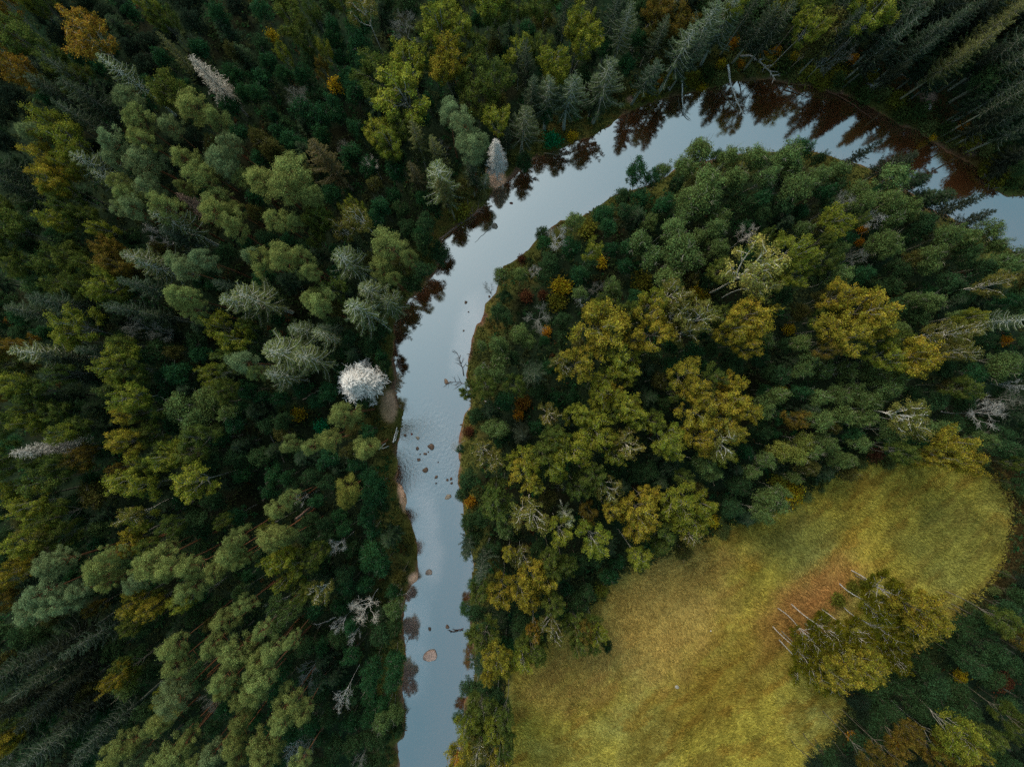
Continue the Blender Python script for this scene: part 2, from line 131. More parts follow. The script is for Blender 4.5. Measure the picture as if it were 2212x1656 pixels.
WATER_R = [(4700,1250),(4300,1130),(4150,1060),(4060,1010),(3960,955),(3860,905),(3785,860),(3697,827),(3669,790),(3560,715),(3442,657),(3303,620),(3248,606),(3150,605),(3072,610),(2950,615),(2850,640),(2740,650),(2660,710),(2580,745),(2500,770),(2442,785),(2418,809),(2326,869),(2242,883),(2160,945),(2100,1010),(2048,1049),(2010,1065),(1985,1170),(1940,1215),(1927,1290),(1908,1299),(1890,1360),(1871,1438),(1867,1508),(1880,1566),(1880,1627),(1862,1650),(1843,1719),(1834,1793),(1839,1858),(1830,1928),(1853,2020),(1853,2113),(1876,2182),(1895,2247),(1885,2338),(1880,2417),(1880,2509),(1896,2625),(1896,2718),(1858,2810),(1845,2926),(1835,3067),(1800,3300),(1790,3700)]
FIELD = [(1110,1656),(1105,1580),(1085,1500),(1108,1440),(1180,1385),(1250,1340),(1290,1290),(1340,1238),(1420,1205),(1500,1175),(1560,1140),(1640,1110),(1720,1068),(1800,1030),(1870,1003),(2000,983),(2080,1000),(2140,1040),(2168,1100),(2155,1180),(2125,1240),(2065,1300),(2022,1350),(1962,1390),(1900,1440),(1830,1480),(1800,1550),(1750,1620),(1720,1656),(1700,1720),(1110,1720)]
import bpy, math, random
import numpy as np
from mathutils import Vector, Matrix

SC = bpy.context.scene
COL = SC.collection
H, F = 100.0, 2731.0
CX, CY = 2048.0, 1533.5

def un(px, py, z=0.0):
    k = (H - z) / F
    return ((px - CX) * k, -(py - CY) * k)

def lin(r, g, b, k=1.0):
    f = lambda c: ((c / 255 + 0.055) / 1.055) ** 2.4 if c > 10 else c / 255 / 12.92
    return (min(f(r) * k, .9), min(f(g) * k, .9), min(f(b) * k, .9), 1.0)

# ------------------------------------------------------------------ value noise
def vnoise(x, y, s, seed):
    x = x / s; y = y / s
    xi = np.floor(x).astype(np.int64); yi = np.floor(y).astype(np.int64)
    fx = x - xi; fy = y - yi
    fx = fx * fx * (3 - 2 * fx); fy = fy * fy * (3 - 2 * fy)
    def h(a, b):
        n = (a * 374761393 + b * 668265263 + seed * 974711) & 0xFFFFFFFF
        n = ((n ^ (n >> 13)) * 1274126177) & 0xFFFFFFFF
        return ((n ^ (n >> 16)) & 0xFFFF) / 65535.0
    return (h(xi, yi) * (1 - fx) + h(xi + 1, yi) * fx) * (1 - fy) + (h(xi, yi + 1) * (1 - fx) + h(xi + 1, yi + 1) * fx) * fy

def fbm(x, y, s, seed, o=4):
    t = 0; a = .5; n = 0
    for i in range(o):
        t = t + a * vnoise(x, y, s, seed + i * 17); n += a; a *= .55; s *= .5
    return t / n

def sstep(a, b, x):
    t = np.clip((x - a) / (b - a), 0, 1)
    return t * t * (3 - 2 * t)

def sdist(poly, x, y):
    """signed distance to a closed polygon, negative inside"""
    P = np.array(poly); Q = np.roll(P, -1, 0)
    d = np.full(x.shape, 1e18); ins = np.zeros(x.shape, bool)
    for (ax, ay), (bx, by) in zip(P, Q):
        ex, ey = bx - ax, by - ay
        wx, wy = x - ax, y - ay
        t = np.clip((wx * ex + wy * ey) / (ex * ex + ey * ey + 1e-12), 0, 1)
        d = np.minimum(d, (wx - ex * t) ** 2 + (wy - ey * t) ** 2)
        c = (ay > y) != (by > y)
        if abs(ey) > 1e-9:
            ins ^= c & (x < ax + ex * (y - ay) / ey)
    d = np.sqrt(d)
    return np.where(ins, -d, d)

# ------------------------------------------------------------------ mesh helpers
class MB:
    def __init__(s):
        s.v = []; s.f = []; s.n = 0; s.attr = []
    def add(s, verts, faces, tint=None):
        verts = np.asarray(verts, float).reshape(-1, 3); faces = np.asarray(faces, int)
        s.v.append(verts); s.f.append(faces + s.n); s.n += len(verts)
        s.attr.append(np.zeros((len(faces), 2)) + .5 if tint is None else np.asarray(tint, float))
    def mesh(s, name, mat, smooth=False):
        me = bpy.data.meshes.new(name)
        V = np.concatenate(s.v)
        me.vertices.add(len(V)); me.vertices.foreach_set('co', V.ravel())
        tot = sum(len(f) for f in s.f)
        idx = np.concatenate([f.ravel() for f in s.f])
        sizes = np.concatenate([np.full(len(f), f.shape[1]) for f in s.f])
        me.loops.add(len(idx)); me.loops.foreach_set('vertex_index', idx.astype(np.int32))
        me.polygons.add(tot)
        st = np.concatenate([[0], np.cumsum(sizes)[:-1]]).astype(np.int32)
        me.polygons.foreach_set('loop_start', st)
        me.update(calc_edges=True); me.validate()
        A = np.concatenate(s.attr)
        if len(A) == len(me.polygons):
            for i, nm in enumerate(('tint', 'clump')):
                at = me.attributes.new(nm, 'FLOAT', 'FACE'); at.data.foreach_set('value', A[:, i].astype(np.float32))
        if smooth:
            me.polygons.foreach_set('use_smooth', np.ones(len(me.polygons), bool))
        me.materials.append(mat)
        return me

def tube(mb, pts, rad, n=5, tint=None):
    pts = np.asarray(pts, float); m = len(pts)
    tang = np.gradient(pts, axis=0); tang /= np.linalg.norm(tang, axis=1)[:, None] + 1e-9
    ref = np.array([0, 0, 1.]) if abs(tang[0][2]) < .8 else np.array([1., 0, 0])
    a = np.cross(tang, ref); a /= np.linalg.norm(a, axis=1)[:, None] + 1e-9
    b = np.cross(tang, a)
    th = np.arange(n) * 2 * math.pi / n
    rad = np.asarray(rad, float)
    V = pts[:, None, :] + rad[:, None, None] * (np.cos(th)[None, :, None] * a[:, None, :] + np.sin(th)[None, :, None] * b[:, None, :])
    i = np.arange(m - 1)[:, None] * n; j = np.arange(n)[None, :]; k = (np.arange(n) + 1) % n
    Fq = np.stack([i + j, i + k, i + n + k, i + n + j], -1).reshape(-1, 4)
    t = np.zeros((len(Fq), 2)) + .5
    if tint is not None: t[:, 0] = tint
    mb.add(V.reshape(-1, 3), Fq, t)

def leaves(mb, c, nrm, size, aspect, rng, tint, clump, tang=None):
    """diamond shaped leaf blades at centres c with normals nrm"""
    c = np.asarray(c); n = len(c)
    nrm = nrm / (np.linalg.norm(nrm, axis=1)[:, None] + 1e-9)
    if tang is None: tang = rng.normal(size=(n, 3))
    t = tang - (tang * nrm).sum(1)[:, None] * nrm
    t /= np.linalg.norm(t, axis=1)[:, None] + 1e-9
    b = np.cross(nrm, t)
    size = np.asarray(size).reshape(-1, 1) * np.ones((n, 1))
    k = np.asarray(aspect).reshape(-1, 1)
    V = np.stack([c - t * size * .5, c + b * size * .5 * k, c + t * size * .5, c - b * size * .5 * k], 1).reshape(-1, 3)
    mb.add(V, np.arange(n * 4).reshape(n, 4), np.stack([tint, clump], 1))

def sph(rng, n):
    v = rng.normal(size=(n, 3)); return v / np.linalg.norm(v, axis=1)[:, None]

# ------------------------------------------------------------------ materials
def new_mat(name):
    m = bpy.data.materials.new(name); m.use_nodes = True
    nt = m.node_tree; nt.nodes.clear()
    return m, nt, nt.nodes.new, nt.links.new

def math_node(N, L, op, a, b):
    n = N('ShaderNodeMath'); n.operation = op
    for i, x in enumerate((a, b)):
        if x is None: continue
        if isinstance(x, (int, float)): n.inputs[i].default_value = x
        else: L(x, n.inputs[i])
    return n.outputs[0]

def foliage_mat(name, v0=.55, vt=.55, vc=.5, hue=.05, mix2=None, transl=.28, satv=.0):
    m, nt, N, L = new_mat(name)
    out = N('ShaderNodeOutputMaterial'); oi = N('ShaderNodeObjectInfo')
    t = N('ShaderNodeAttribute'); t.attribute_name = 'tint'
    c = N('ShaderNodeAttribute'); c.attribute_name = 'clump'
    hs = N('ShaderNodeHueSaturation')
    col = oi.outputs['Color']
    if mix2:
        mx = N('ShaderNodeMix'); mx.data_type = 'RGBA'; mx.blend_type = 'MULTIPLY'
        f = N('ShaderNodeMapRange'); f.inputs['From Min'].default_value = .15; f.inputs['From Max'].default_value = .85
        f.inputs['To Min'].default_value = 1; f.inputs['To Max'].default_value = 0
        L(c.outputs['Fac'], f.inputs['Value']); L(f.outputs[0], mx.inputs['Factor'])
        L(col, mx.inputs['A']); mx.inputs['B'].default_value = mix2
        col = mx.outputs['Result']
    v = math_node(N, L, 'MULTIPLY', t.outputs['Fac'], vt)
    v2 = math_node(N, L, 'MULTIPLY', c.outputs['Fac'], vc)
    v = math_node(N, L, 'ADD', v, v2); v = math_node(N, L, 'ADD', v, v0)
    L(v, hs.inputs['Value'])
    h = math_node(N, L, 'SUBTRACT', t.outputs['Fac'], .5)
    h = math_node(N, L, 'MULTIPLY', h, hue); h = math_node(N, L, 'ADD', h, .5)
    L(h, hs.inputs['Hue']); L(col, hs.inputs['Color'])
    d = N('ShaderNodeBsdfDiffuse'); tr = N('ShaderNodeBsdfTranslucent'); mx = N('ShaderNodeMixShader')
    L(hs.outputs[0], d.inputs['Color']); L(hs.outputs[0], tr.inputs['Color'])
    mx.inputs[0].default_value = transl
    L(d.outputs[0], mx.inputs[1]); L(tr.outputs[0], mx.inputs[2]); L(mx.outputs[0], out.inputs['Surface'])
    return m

def bark_mat(name, marks=0.0, scale=6.0):
    m, nt, N, L = new_mat(name)
    out = N('ShaderNodeOutputMaterial'); oi = N('ShaderNodeObjectInfo')
    tc = N('ShaderNodeTexCoord'); no = N('ShaderNodeTexNoise')
    no.inputs['Scale'].default_value = scale; no.inputs['Detail'].default_value = 4
    L(tc.outputs['Object'], no.inputs['Vector'])
    mr = N('ShaderNodeMapRange'); mr.inputs['From Min'].default_value = .3; mr.inputs['From Max'].default_value = .7
    mr.inputs['To Min'].default_value = .55 - marks; mr.inputs['To Max'].default_value = 1.15
    L(no.outputs[0], mr.inputs['Value'])
    hs = N('ShaderNodeHueSaturation'); L(mr.outputs[0], hs.inputs['Value']); L(oi.outputs['Color'], hs.inputs['Color'])
    d = N('ShaderNodeBsdfDiffuse'); d.inputs['Roughness'].default_value = .8
    L(hs.outputs[0], d.inputs['Color']); L(d.outputs[0], out.inputs['Surface'])
    return m

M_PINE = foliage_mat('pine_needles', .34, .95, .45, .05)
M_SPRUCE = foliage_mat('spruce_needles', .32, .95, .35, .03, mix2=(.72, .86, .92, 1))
M_BIRCH = foliage_mat('birch_leaves', .3, .85, .4, .05, mix2=(.58, .76, .72, 1))
M_LEAF = foliage_mat('broad_leaves', .25, 1.0, .5, .06)
M_DEAD = foliage_mat('dead_twigs', .6, .6, .2, .02, transl=.05)
M_BARK = bark_mat('bark')
M_BIRCHBARK = bark_mat('birch_bark', .25, 4.0)

# ------------------------------------------------------------------ tree shapes
def bent(rng, z1, n=7, amp=.25):
    z = np.linspace(-.4, z1, n); k = np.linspace(0, 1, n)
    a, b = rng.normal(0, amp, 2), rng.normal(0, amp * .6, 2)
    return np.stack([a[0] * k ** 2 + b[0] * np.sin(k * 5), a[1] * k ** 2 + b[1] * np.sin(k * 4), z], 1)

def at_z(pts, z):
    return np.array([np.interp(z, pts[:, 2], pts[:, 0]), np.interp(z, pts[:, 2], pts[:, 1]), z])

def pine(seed):
    rng = np.random.default_rng(seed); cr, tk = MB(), MB()
    h, R = 20.0, 2.4
    tr = bent(rng, 18.3, amp=.3); tube(tk, tr, np.linspace(.21, .05, len(tr)), 6)
    lobes = rng.uniform(.55, 1.15, 9); ncl = 42
    for i in range(ncl):
        u = (i + .5) / ncl; z = 14.6 + 5.3 * u ** .8
        prof = R * math.sqrt(max(.03, 1 - ((z - 16.0) / 4.3) ** 2))
        a = i * 2.4 + rng.uniform(-.5, .5)
        rr = prof * rng.uniform(.55, 1.0) * lobes[int(a / (2 * math.pi) * 9) % 9] if u < .9 else prof * rng.uniform(0, .4)
        c = at_z(tr, min(z, 18.2)) * [1, 1, 0] + [rr * math.cos(a), rr * math.sin(a), z]
        if i % 2 == 0 and rr > .5:
            p0 = at_z(tr, max(9, z - 1.1 - .3 * rr)); mid = (p0 + c) / 2 + [0, 0, -.2]
            tube(tk, [p0, mid, c], [.06, .045, .015], 4)
        cr_ = rng.uniform(.32, .72); n = int(330 * (cr_ / .62) ** 2)
        d = sph(rng, n); d[:, 2] = np.abs(d[:, 2]) * np.where(rng.random(n) < .78, 1, -1)
        rad = cr_ * (rng.uniform(.5, 1.0, n) + rng.exponential(.16, n)) * (1 + .25 * np.sin(d[:, 0] * 5 + i) * np.cos(d[:, 1] * 5))
        p = c + d * rad[:, None] * [1, 1, .72]
        nr = d * .55 + rng.normal(0, .6, (n, 3)) + [0, 0, .35]
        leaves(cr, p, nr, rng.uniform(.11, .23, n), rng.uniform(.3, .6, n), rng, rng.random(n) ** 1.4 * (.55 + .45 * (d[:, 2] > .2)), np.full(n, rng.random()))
    return tk, cr

def spruce(seed, dens=1.0, slim=1.0, limb=1.0, q0=.12, gap=.36):
    rng = np.random.default_rng(seed); cr, tk = MB(), MB()
    h, R = 21.0, 2.5 * slim
    tr = bent(rng, h, 9, .1); tube(tk, tr, np.linspace(.24, .015, len(tr)), 6)
    zlow = rng.uniform(6.5, 9.5); lop = rng.uniform(-.25, .25); loa = rng.uniform(0, 6.28)
    z = h - .35; lev = 0
    while z > zlow:
        k = (h - z) / h
        L = .25 + R * 1.25 * k ** .72; L = min(L, R * (1.05 - .25 * max(0, k - .6)))
        nb = 5 if k < .15 else 6
        for j in range(nb):
            a = j * 2 * math.pi / nb + lev * .83 + rng.uniform(-.3, .3)
            l = L * rng.uniform(.55, 1.2) * (1 + lop * math.cos(a - loa))
            if rng.random() < .14: continue
            s = np.linspace(0, 1, 6)
            up = .55 * (1 - k * 1.6)
            dz = l * (up * s - (.15 + .5 * k) * s * (1 - s) * 1.6 - .22 * k * s + .16 * s ** 3)
            ca, sa = math.cos(a), math.sin(a); cv = rng.uniform(-.12, .12) * l
            px = l * s * ca - cv * s * s * sa; py = l * s * sa + cv * s * s * ca
            P = at_z(tr, z) + np.stack([px, py, dz], 1)
            tube(tk, P, np.linspace(.046, .014, 6) * (.6 + .4 * min(1, l)) * limb, 3, .35 + .4 * rng.random())
            m = max(5, int(l * 9.5 * dens))
            q = np.sort(rng.uniform(q0 + .2 * (1 - k) * 0, 1.02, m))
            pc = np.stack([np.interp(q, s, P[:, i]) for i in range(3)], 1)
            for sd in (-1, 1):
                tl = (.16 + .34 * np.sqrt(np.clip(1.05 - q, 0, 1)) * min(1, l / 1.6)) * rng.uniform(.7, 1.25, m)
                ang = np.radians(rng.uniform(38, 68, m)) * sd
                dx = np.cos(a + ang); dy = np.sin(a + ang)
                T = np.stack([dx, dy, -rng.uniform(.15, .75, m)], 1)
                c = pc + T * tl[:, None] * .5
                nr = np.stack([-dx * .25, -dy * .25, np.ones(m)], 1) + rng.normal(0, .3, (m, 3))
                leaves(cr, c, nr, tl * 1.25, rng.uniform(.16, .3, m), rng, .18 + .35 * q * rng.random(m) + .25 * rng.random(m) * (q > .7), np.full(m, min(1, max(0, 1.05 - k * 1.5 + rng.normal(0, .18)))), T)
            # hanging twigs under the branch
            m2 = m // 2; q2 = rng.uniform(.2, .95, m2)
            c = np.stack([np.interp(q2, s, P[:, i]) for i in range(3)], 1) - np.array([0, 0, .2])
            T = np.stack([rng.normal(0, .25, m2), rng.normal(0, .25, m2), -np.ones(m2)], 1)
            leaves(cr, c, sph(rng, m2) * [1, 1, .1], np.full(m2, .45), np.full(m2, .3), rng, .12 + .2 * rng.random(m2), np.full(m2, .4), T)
        z -= gap + .40 * min(1, k * 2.2); lev += 1
    m = 14
    leaves(cr, np.array([tr[-1]] * m) - [0, 0, .15] + rng.normal(0, .06, (m, 3)), rng.normal(size=(m, 3)), np.full(m, .35), np.full(m, .3), rng, np.full(m, .6), np.full(m, .6), np.tile([0, 0, 1.], (m, 1)) + rng.normal(0, .3, (m, 3)))
    return tk, cr

def branchy(rng, tk, h, R, z0, nl, nsub, thick, nside=4, spread=(.35, .75)):
    """trunk with ascending limbs; returns the ends of the fine branches"""
    zt = z0 + (h - z0) * .45
    tr = bent(rng, zt, 7, .35); tube(tk, tr, np.linspace(.105, .06, len(tr)) * min(thick, 1.2), 6)
    ends = []
    for i in range(nl):
        zb = z0 + (zt - z0) * (i + .6) / nl
        a = i * 2.4 + rng.uniform(-.4, .4)
        rr = R * rng.uniform(.5, 1.0) * (1.0 if i < nl - 2 else .35)
        ze = h * (1 - .28 * (rr / R) ** 1.5 * rng.uniform(.5, 1.1))
        p0 = at_z(tr, min(zb, zt)); e = np.array([tr[-1][0] + rr * math.cos(a), tr[-1][1] + rr * math.sin(a), ze])
        s = np.linspace(0, 1, 6)[:, None]
        bow = np.array([math.cos(a), math.sin(a), 0]) * rng.uniform(.0, .25) * rr
        P = p0 + (e - p0) * s + bow * np.sin(s * math.pi) + rng.normal(0, .1, (6, 3)) * np.sin(s * math.pi)
        tube(tk, P, np.linspace(.085, .018, 6) * thick, nside)
        ends.append((e, .55, a))
        for j in range(nsub):
            t = rng.uniform(.35, .95); pb = np.array([np.interp(t, s[:, 0], P[:, q]) for q in range(3)])
            a2 = a + rng.uniform(-1.3, 1.3); l2 = R * rng.uniform(.28, .55)
            e2 = pb + np.array([math.cos(a2) * l2, math.sin(a2) * l2, l2 * rng.uniform(.2, 1.1)])
            md = (pb + e2) / 2 + rng.normal(0, .1, 3) + [0, 0, .1]
            tube(tk, [pb, md, e2], np.array([.038, .026, .01]) * thick, 3)
            ends.append((e2, .45, a2)); ends.append(((pb + e2) / 2, .4, a2))
    return tr, ends

def birch(seed, dens=1.0, thick=1.0):
    rng = np.random.default_rng(seed); cr, tk = MB(), MB()
    h, R = 19.0, 2.7
    tr, ends = branchy(rng, tk, h, R, 9.0, 9, 5, thick)
    for e, r0, a in ends:
        n = int(rng.uniform(52, 92) * dens); r = r0 * rng.uniform(.75, 1.3)
        d = rng.normal(0, .5, (n, 3)) * r * [1, 1, .8]
        d[:, 2] -= np.abs(rng.normal(0, .25, n))
        p = e + d + np.array([math.cos(a), math.sin(a), 0]) * rng.uniform(-.1, .35)
        nr = rng.normal(0, .6, (n, 3)) + [0, 0, .8]
        leaves(cr, p, nr, rng.uniform(.14, .27, n), rng.uniform(.5, .8, n), rng, rng.random(n), np.full(n, rng.random()) * .8 + .2 * rng.random(n))
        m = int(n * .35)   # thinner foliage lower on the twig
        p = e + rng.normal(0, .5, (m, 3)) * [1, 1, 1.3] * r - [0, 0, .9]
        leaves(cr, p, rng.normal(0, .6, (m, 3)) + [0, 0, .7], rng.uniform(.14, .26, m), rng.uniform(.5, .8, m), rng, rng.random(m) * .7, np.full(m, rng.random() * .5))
    return tk, cr

def leafy(seed, dens=1.0):
    rng = np.random.default_rng(seed); cr, tk = MB(), MB()
    h, R = 12.0, 2.5
    tr, ends = branchy(rng, tk, h * .95, R * .85, 3.5, 7, 3, .8, 3)
    ncl = 38; lob = rng.uniform(.5, 1.2, 8)
    for i in range(ncl):
        u = (i + .5) / ncl; ct = 1 - 1.55 * u; st = math.sqrt(max(0, 1 - ct * ct)); a = i * 2.4 + rng.uniform(-.4, .4)
        q = rng.uniform(.6, .95) * lob[int(a / (2 * math.pi) * 8) % 8]
        c = np.array([tr[-1][0] * .6 + R * .8 * st * math.cos(a) * q, tr[-1][1] * .6 + R * .8 * st * math.sin(a) * q, 8.2 + 3.2 * ct * q])
        r = rng.uniform(.35, .85); n = int(165 * dens * (r / .65) ** 2)
        d = sph(rng, n); rad = r * (rng.uniform(.3, 1.1, n) + rng.exponential(.13, n))
        p = c + d * rad[:, None] * [1, 1, .75] + rng.normal(0, .09, (n, 3))
        nr = d * .5 + rng.normal(0, .55, (n, 3)) + [0, 0, .5]
        leaves(cr, p, nr, rng.uniform(.13, .26, n), rng.uniform(.5, .85, n), rng, rng.random(n) ** 1.3, np.full(n, rng.random()) * .8 + rng.random(n) * .2)
    return tk, cr

def bare(seed, fine=1.0):
    rng = np.random.default_rng(seed); cr, tk = MB(), MB()
    tr, ends = branchy(rng, tk, 14.0, 2.3, 6.0, 7, 4, .9, 4)
    for e, r0, a in ends:
        for j in range(int(5 * fine)):
            a2 = a + rng.uniform(-1.4, 1.4); l = rng.uniform(.3, .95)
            p1 = e + np.array([math.cos(a2) * l, math.sin(a2) * l, rng.uniform(-.2, .6) * l])
            tube(cr, [e, (e + p1) / 2 + rng.normal(0, .07, 3), p1], [.018, .014, .006], 3, rng.random())
            p2 = p1 + rng.normal(0, .25, 3); tube(cr, [(e + p1) / 2, p2], [.012, .006], 3, rng.random())
    return tk, cr

def bare_spruce(seed, dens=1.0, R=2.2, shag=1.0):
    """dead spruce: curved, twiggy branches and no needles"""
    rng = np.random.default_rng(seed); cr, tk = MB(), MB()
    h = 19.0
    tr = bent(rng, h, 9, .12); tube(tk, tr, np.linspace(.2, .012, len(tr)), 6)
    z = h - .3; lev = 0
    while z > 6:
        k = (h - z) / h; L = min(.2 + R * 1.5 * k ** .8, R)
        for j in range(7):
            a = j * .9 + lev * .77 + rng.uniform(-.35, .35); l = L * rng.uniform(.6, 1.15)
            s = np.linspace(0, 1, 6); cv = rng.uniform(-.25, .25) * l
            P = at_z(tr, z) + np.stack([l * s * math.cos(a) - cv * s * s * math.sin(a), l * s * math.sin(a) + cv * s * s * math.cos(a), l * (.25 * s - .75 * s * s + .45 * s ** 3)], 1)
            tube(tk, P, np.linspace(.032, .012, 6), 3)
            m = int((3 + l * 8) * dens)
            q = rng.uniform(.1, 1, m)
            c0 = np.stack([np.interp(q, s, P[:, i]) for i in range(3)], 1)
            ang = a + np.radians(rng.uniform(20, 75, m)) * rng.choice([-1, 1], m)
            T = np.stack([np.cos(ang), np.sin(ang), rng.uniform(-.9, .15, m)], 1)
            tl = rng.uniform(.25, .7, m) * shag
            leaves(cr, c0 + T * tl[:, None] * .5, np.stack([rng.normal(0, .3, m), rng.normal(0, .3, m), np.ones(m)], 1), tl, np.full(m, .13), rng, rng.random(m), np.full(m, rng.random()), T)
        z -= .42; lev += 1
    return tk, cr

def bush(seed, dens=1.0):
    rng = np.random.default_rng(seed); cr, tk = MB(), MB()
    R, h = 1.0, 1.9
    tr = bent(rng, 1.0, 4, .1); tube(tk, tr, np.linspace(.05, .03, len(tr)), 4)
    for i in range(14):
        a = i * 2.4; q = math.sqrt((i + .5) / 14)
        c = np.array([R * .75 * q * math.cos(a), R * .75 * q * math.sin(a), .55 + 1.05 * (1 - q * q) + rng.uniform(-.15, .15)])
        tube(tk, [[0, 0, .3], c * [.5, .5, .75], c], [.025, .018, .008], 3)
        n = int(58 * dens); d = rng.normal(0, .30, (n, 3)) * rng.uniform(.6, 1.3)
        leaves(cr, c + d, rng.normal(0, .55, (n, 3)) + [0, 0, .8], rng.uniform(.14, .27, n), rng.uniform(.5, .85, n), rng, rng.random(n), np.full(n, rng.random()))
    return tk, cr

def protos(fn, n, seed, mat_c, mat_b, name, **kw):
    out = []
    for i in range(n):
        tk, cr = fn(seed + i * 7, **kw)
        out.append((tk.mesh(name + '_trunk', mat_b), cr.mesh(name + '_crown', mat_c)))
    return out

PR = {
    'pine': protos(pine, 6, 11, M_PINE, M_BARK, 'pine'),
    'spruce': protos(spruce, 5, 101, M_SPRUCE, M_BARK, 'spruce'),
    'spruce_thin': protos(spruce, 3, 151, M_SPRUCE, M_BARK, 'spruce_thin', dens=.8, limb=1.3, q0=.3, gap=.5),
    'birch': protos(birch, 6, 201, M_BIRCH, M_BIRCHBARK, 'birch'),
    'birch_thin': protos(birch, 4, 251, M_BIRCH, M_BIRCHBARK, 'birch_thin', dens=.62, thick=1.45),
    'leafy': protos(leafy, 7, 301, M_LEAF, M_BARK, 'leafy'),
    'bare': protos(bare, 4, 401, M_DEAD, M_BARK, 'bare'),
    'bare_spruce': protos(bare_spruce, 2, 451, M_DEAD, M_BARK, 'bare_spruce', dens=.55),
    'shaggy': protos(bare_spruce, 2, 471, M_DEAD, M_BARK, 'shaggy', dens=2.4, R=2.7, shag=1.1),
    'bush': protos(bush, 4, 501, M_LEAF, M_BARK, 'bush'),
}

# ------------------------------------------------------------------ land masks
RIVER = [un(*p) for p in WATER_L + WATER_R]
MEADOW = [un(x * 1.8517, y * 1.8517) for x, y in FIELD]
def ground_z(x, y, sd):
    bank = .30 * np.clip(sd, 0, .8) + .62 * sstep(.5, 3.0, sd) + .45 * sstep(2, 9, sd)
    bed = .32 * np.clip(sd, -1.2, 0) - .5 * sstep(.8, 2.6, -sd)
    n = (fbm(x, y, 7, 3) - .5) * .7 * sstep(.5, 4, sd) + (fbm(x, y, 1.3, 9) - .5) * .16
    return np.where(sd > 0, bank, bed) + n
def gz1(x, y):
    X, Y = np.array([x]), np.array([y])
    return float(ground_z(X, Y, sdist(RIVER, X, Y))[0])

def mixc(a, b, t):
    return a * (1 - t[..., None]) + np.asarray(b)[None, :] * t[..., None]
def L3(r, g, b, k=1.0): return np.array(lin(r, g, b, k)[:3])

def blob(x, y, px, py, rx, ry, rot=0, soft=.5):
    cx, cy = un(px, py); k = H / F
    dx, dy = x - cx, y - cy; c, s = math.cos(rot), math.sin(rot)
    u = (dx * c + dy * s) / (rx * k); v = (-dx * s + dy * c) / (ry * k)
    return 1 - sstep(1 - soft, 1 + soft, np.sqrt(u * u + v * v) + (fbm(x, y, 2.5, 41) - .5) * .7)

def meadow_col(x, y):
    n1 = fbm(x, y, 9, 51); n2 = fbm(x * .8 + y * .6, (y * .8 - x * .6) * 3.2, 4, 61); n3 = fbm(x, y, .9, 71, 3); n4 = fbm(x, y, 3.2, 75)
    c = np.broadcast_to(L3(158, 147, 60, .88), x.shape + (3,)).copy()
    c = mixc(c, L3(140, 138, 72, .92), sstep(.42, .75, n1) * .8)
    c = mixc(c, L3(140, 116, 46, .78), sstep(.46, .70, n2) * .8)
    c = mixc(c, L3(126, 118, 50, .78), sstep(.5, .68, n4) * .6)
    c = mixc(c, L3(170, 144, 76, .82), blob(x, y, 2640, 2440, 330, 230, .9) * .8)
    c = mixc(c, L3(164, 136, 76, .75), blob(x, y, 2250, 2700, 220, 150, .3) * .5)
    c = mixc(c, L3(164, 116, 68, .92), blob(x, y, 3230, 2385, 210, 95, .75, .8) * .75)
    c = mixc(c, L3(164, 116, 70, .7), blob(x, y, 3140, 2480, 150, 110, .5, .8) * .5)
    c = mixc(c, L3(110, 122, 66, .72), blob(x, y, 3180, 2160, 160, 110, .5) * .6)
    c = mixc(c, L3(112, 122, 64, .72), blob(x, y, 3780, 2180, 200, 200, .5) * .5)
    c = mixc(c, L3(128, 100, 38, .66), blob(x, y, 2900, 2700, 420, 120, .7) * .5)
    st = fbm((x * .78 + y * .62) * .22, (y * .78 - x * .62) * 1.6, 1.1, 78, 3)
    return c * (.64 + .60 * n3 + .30 * st)[..., None]

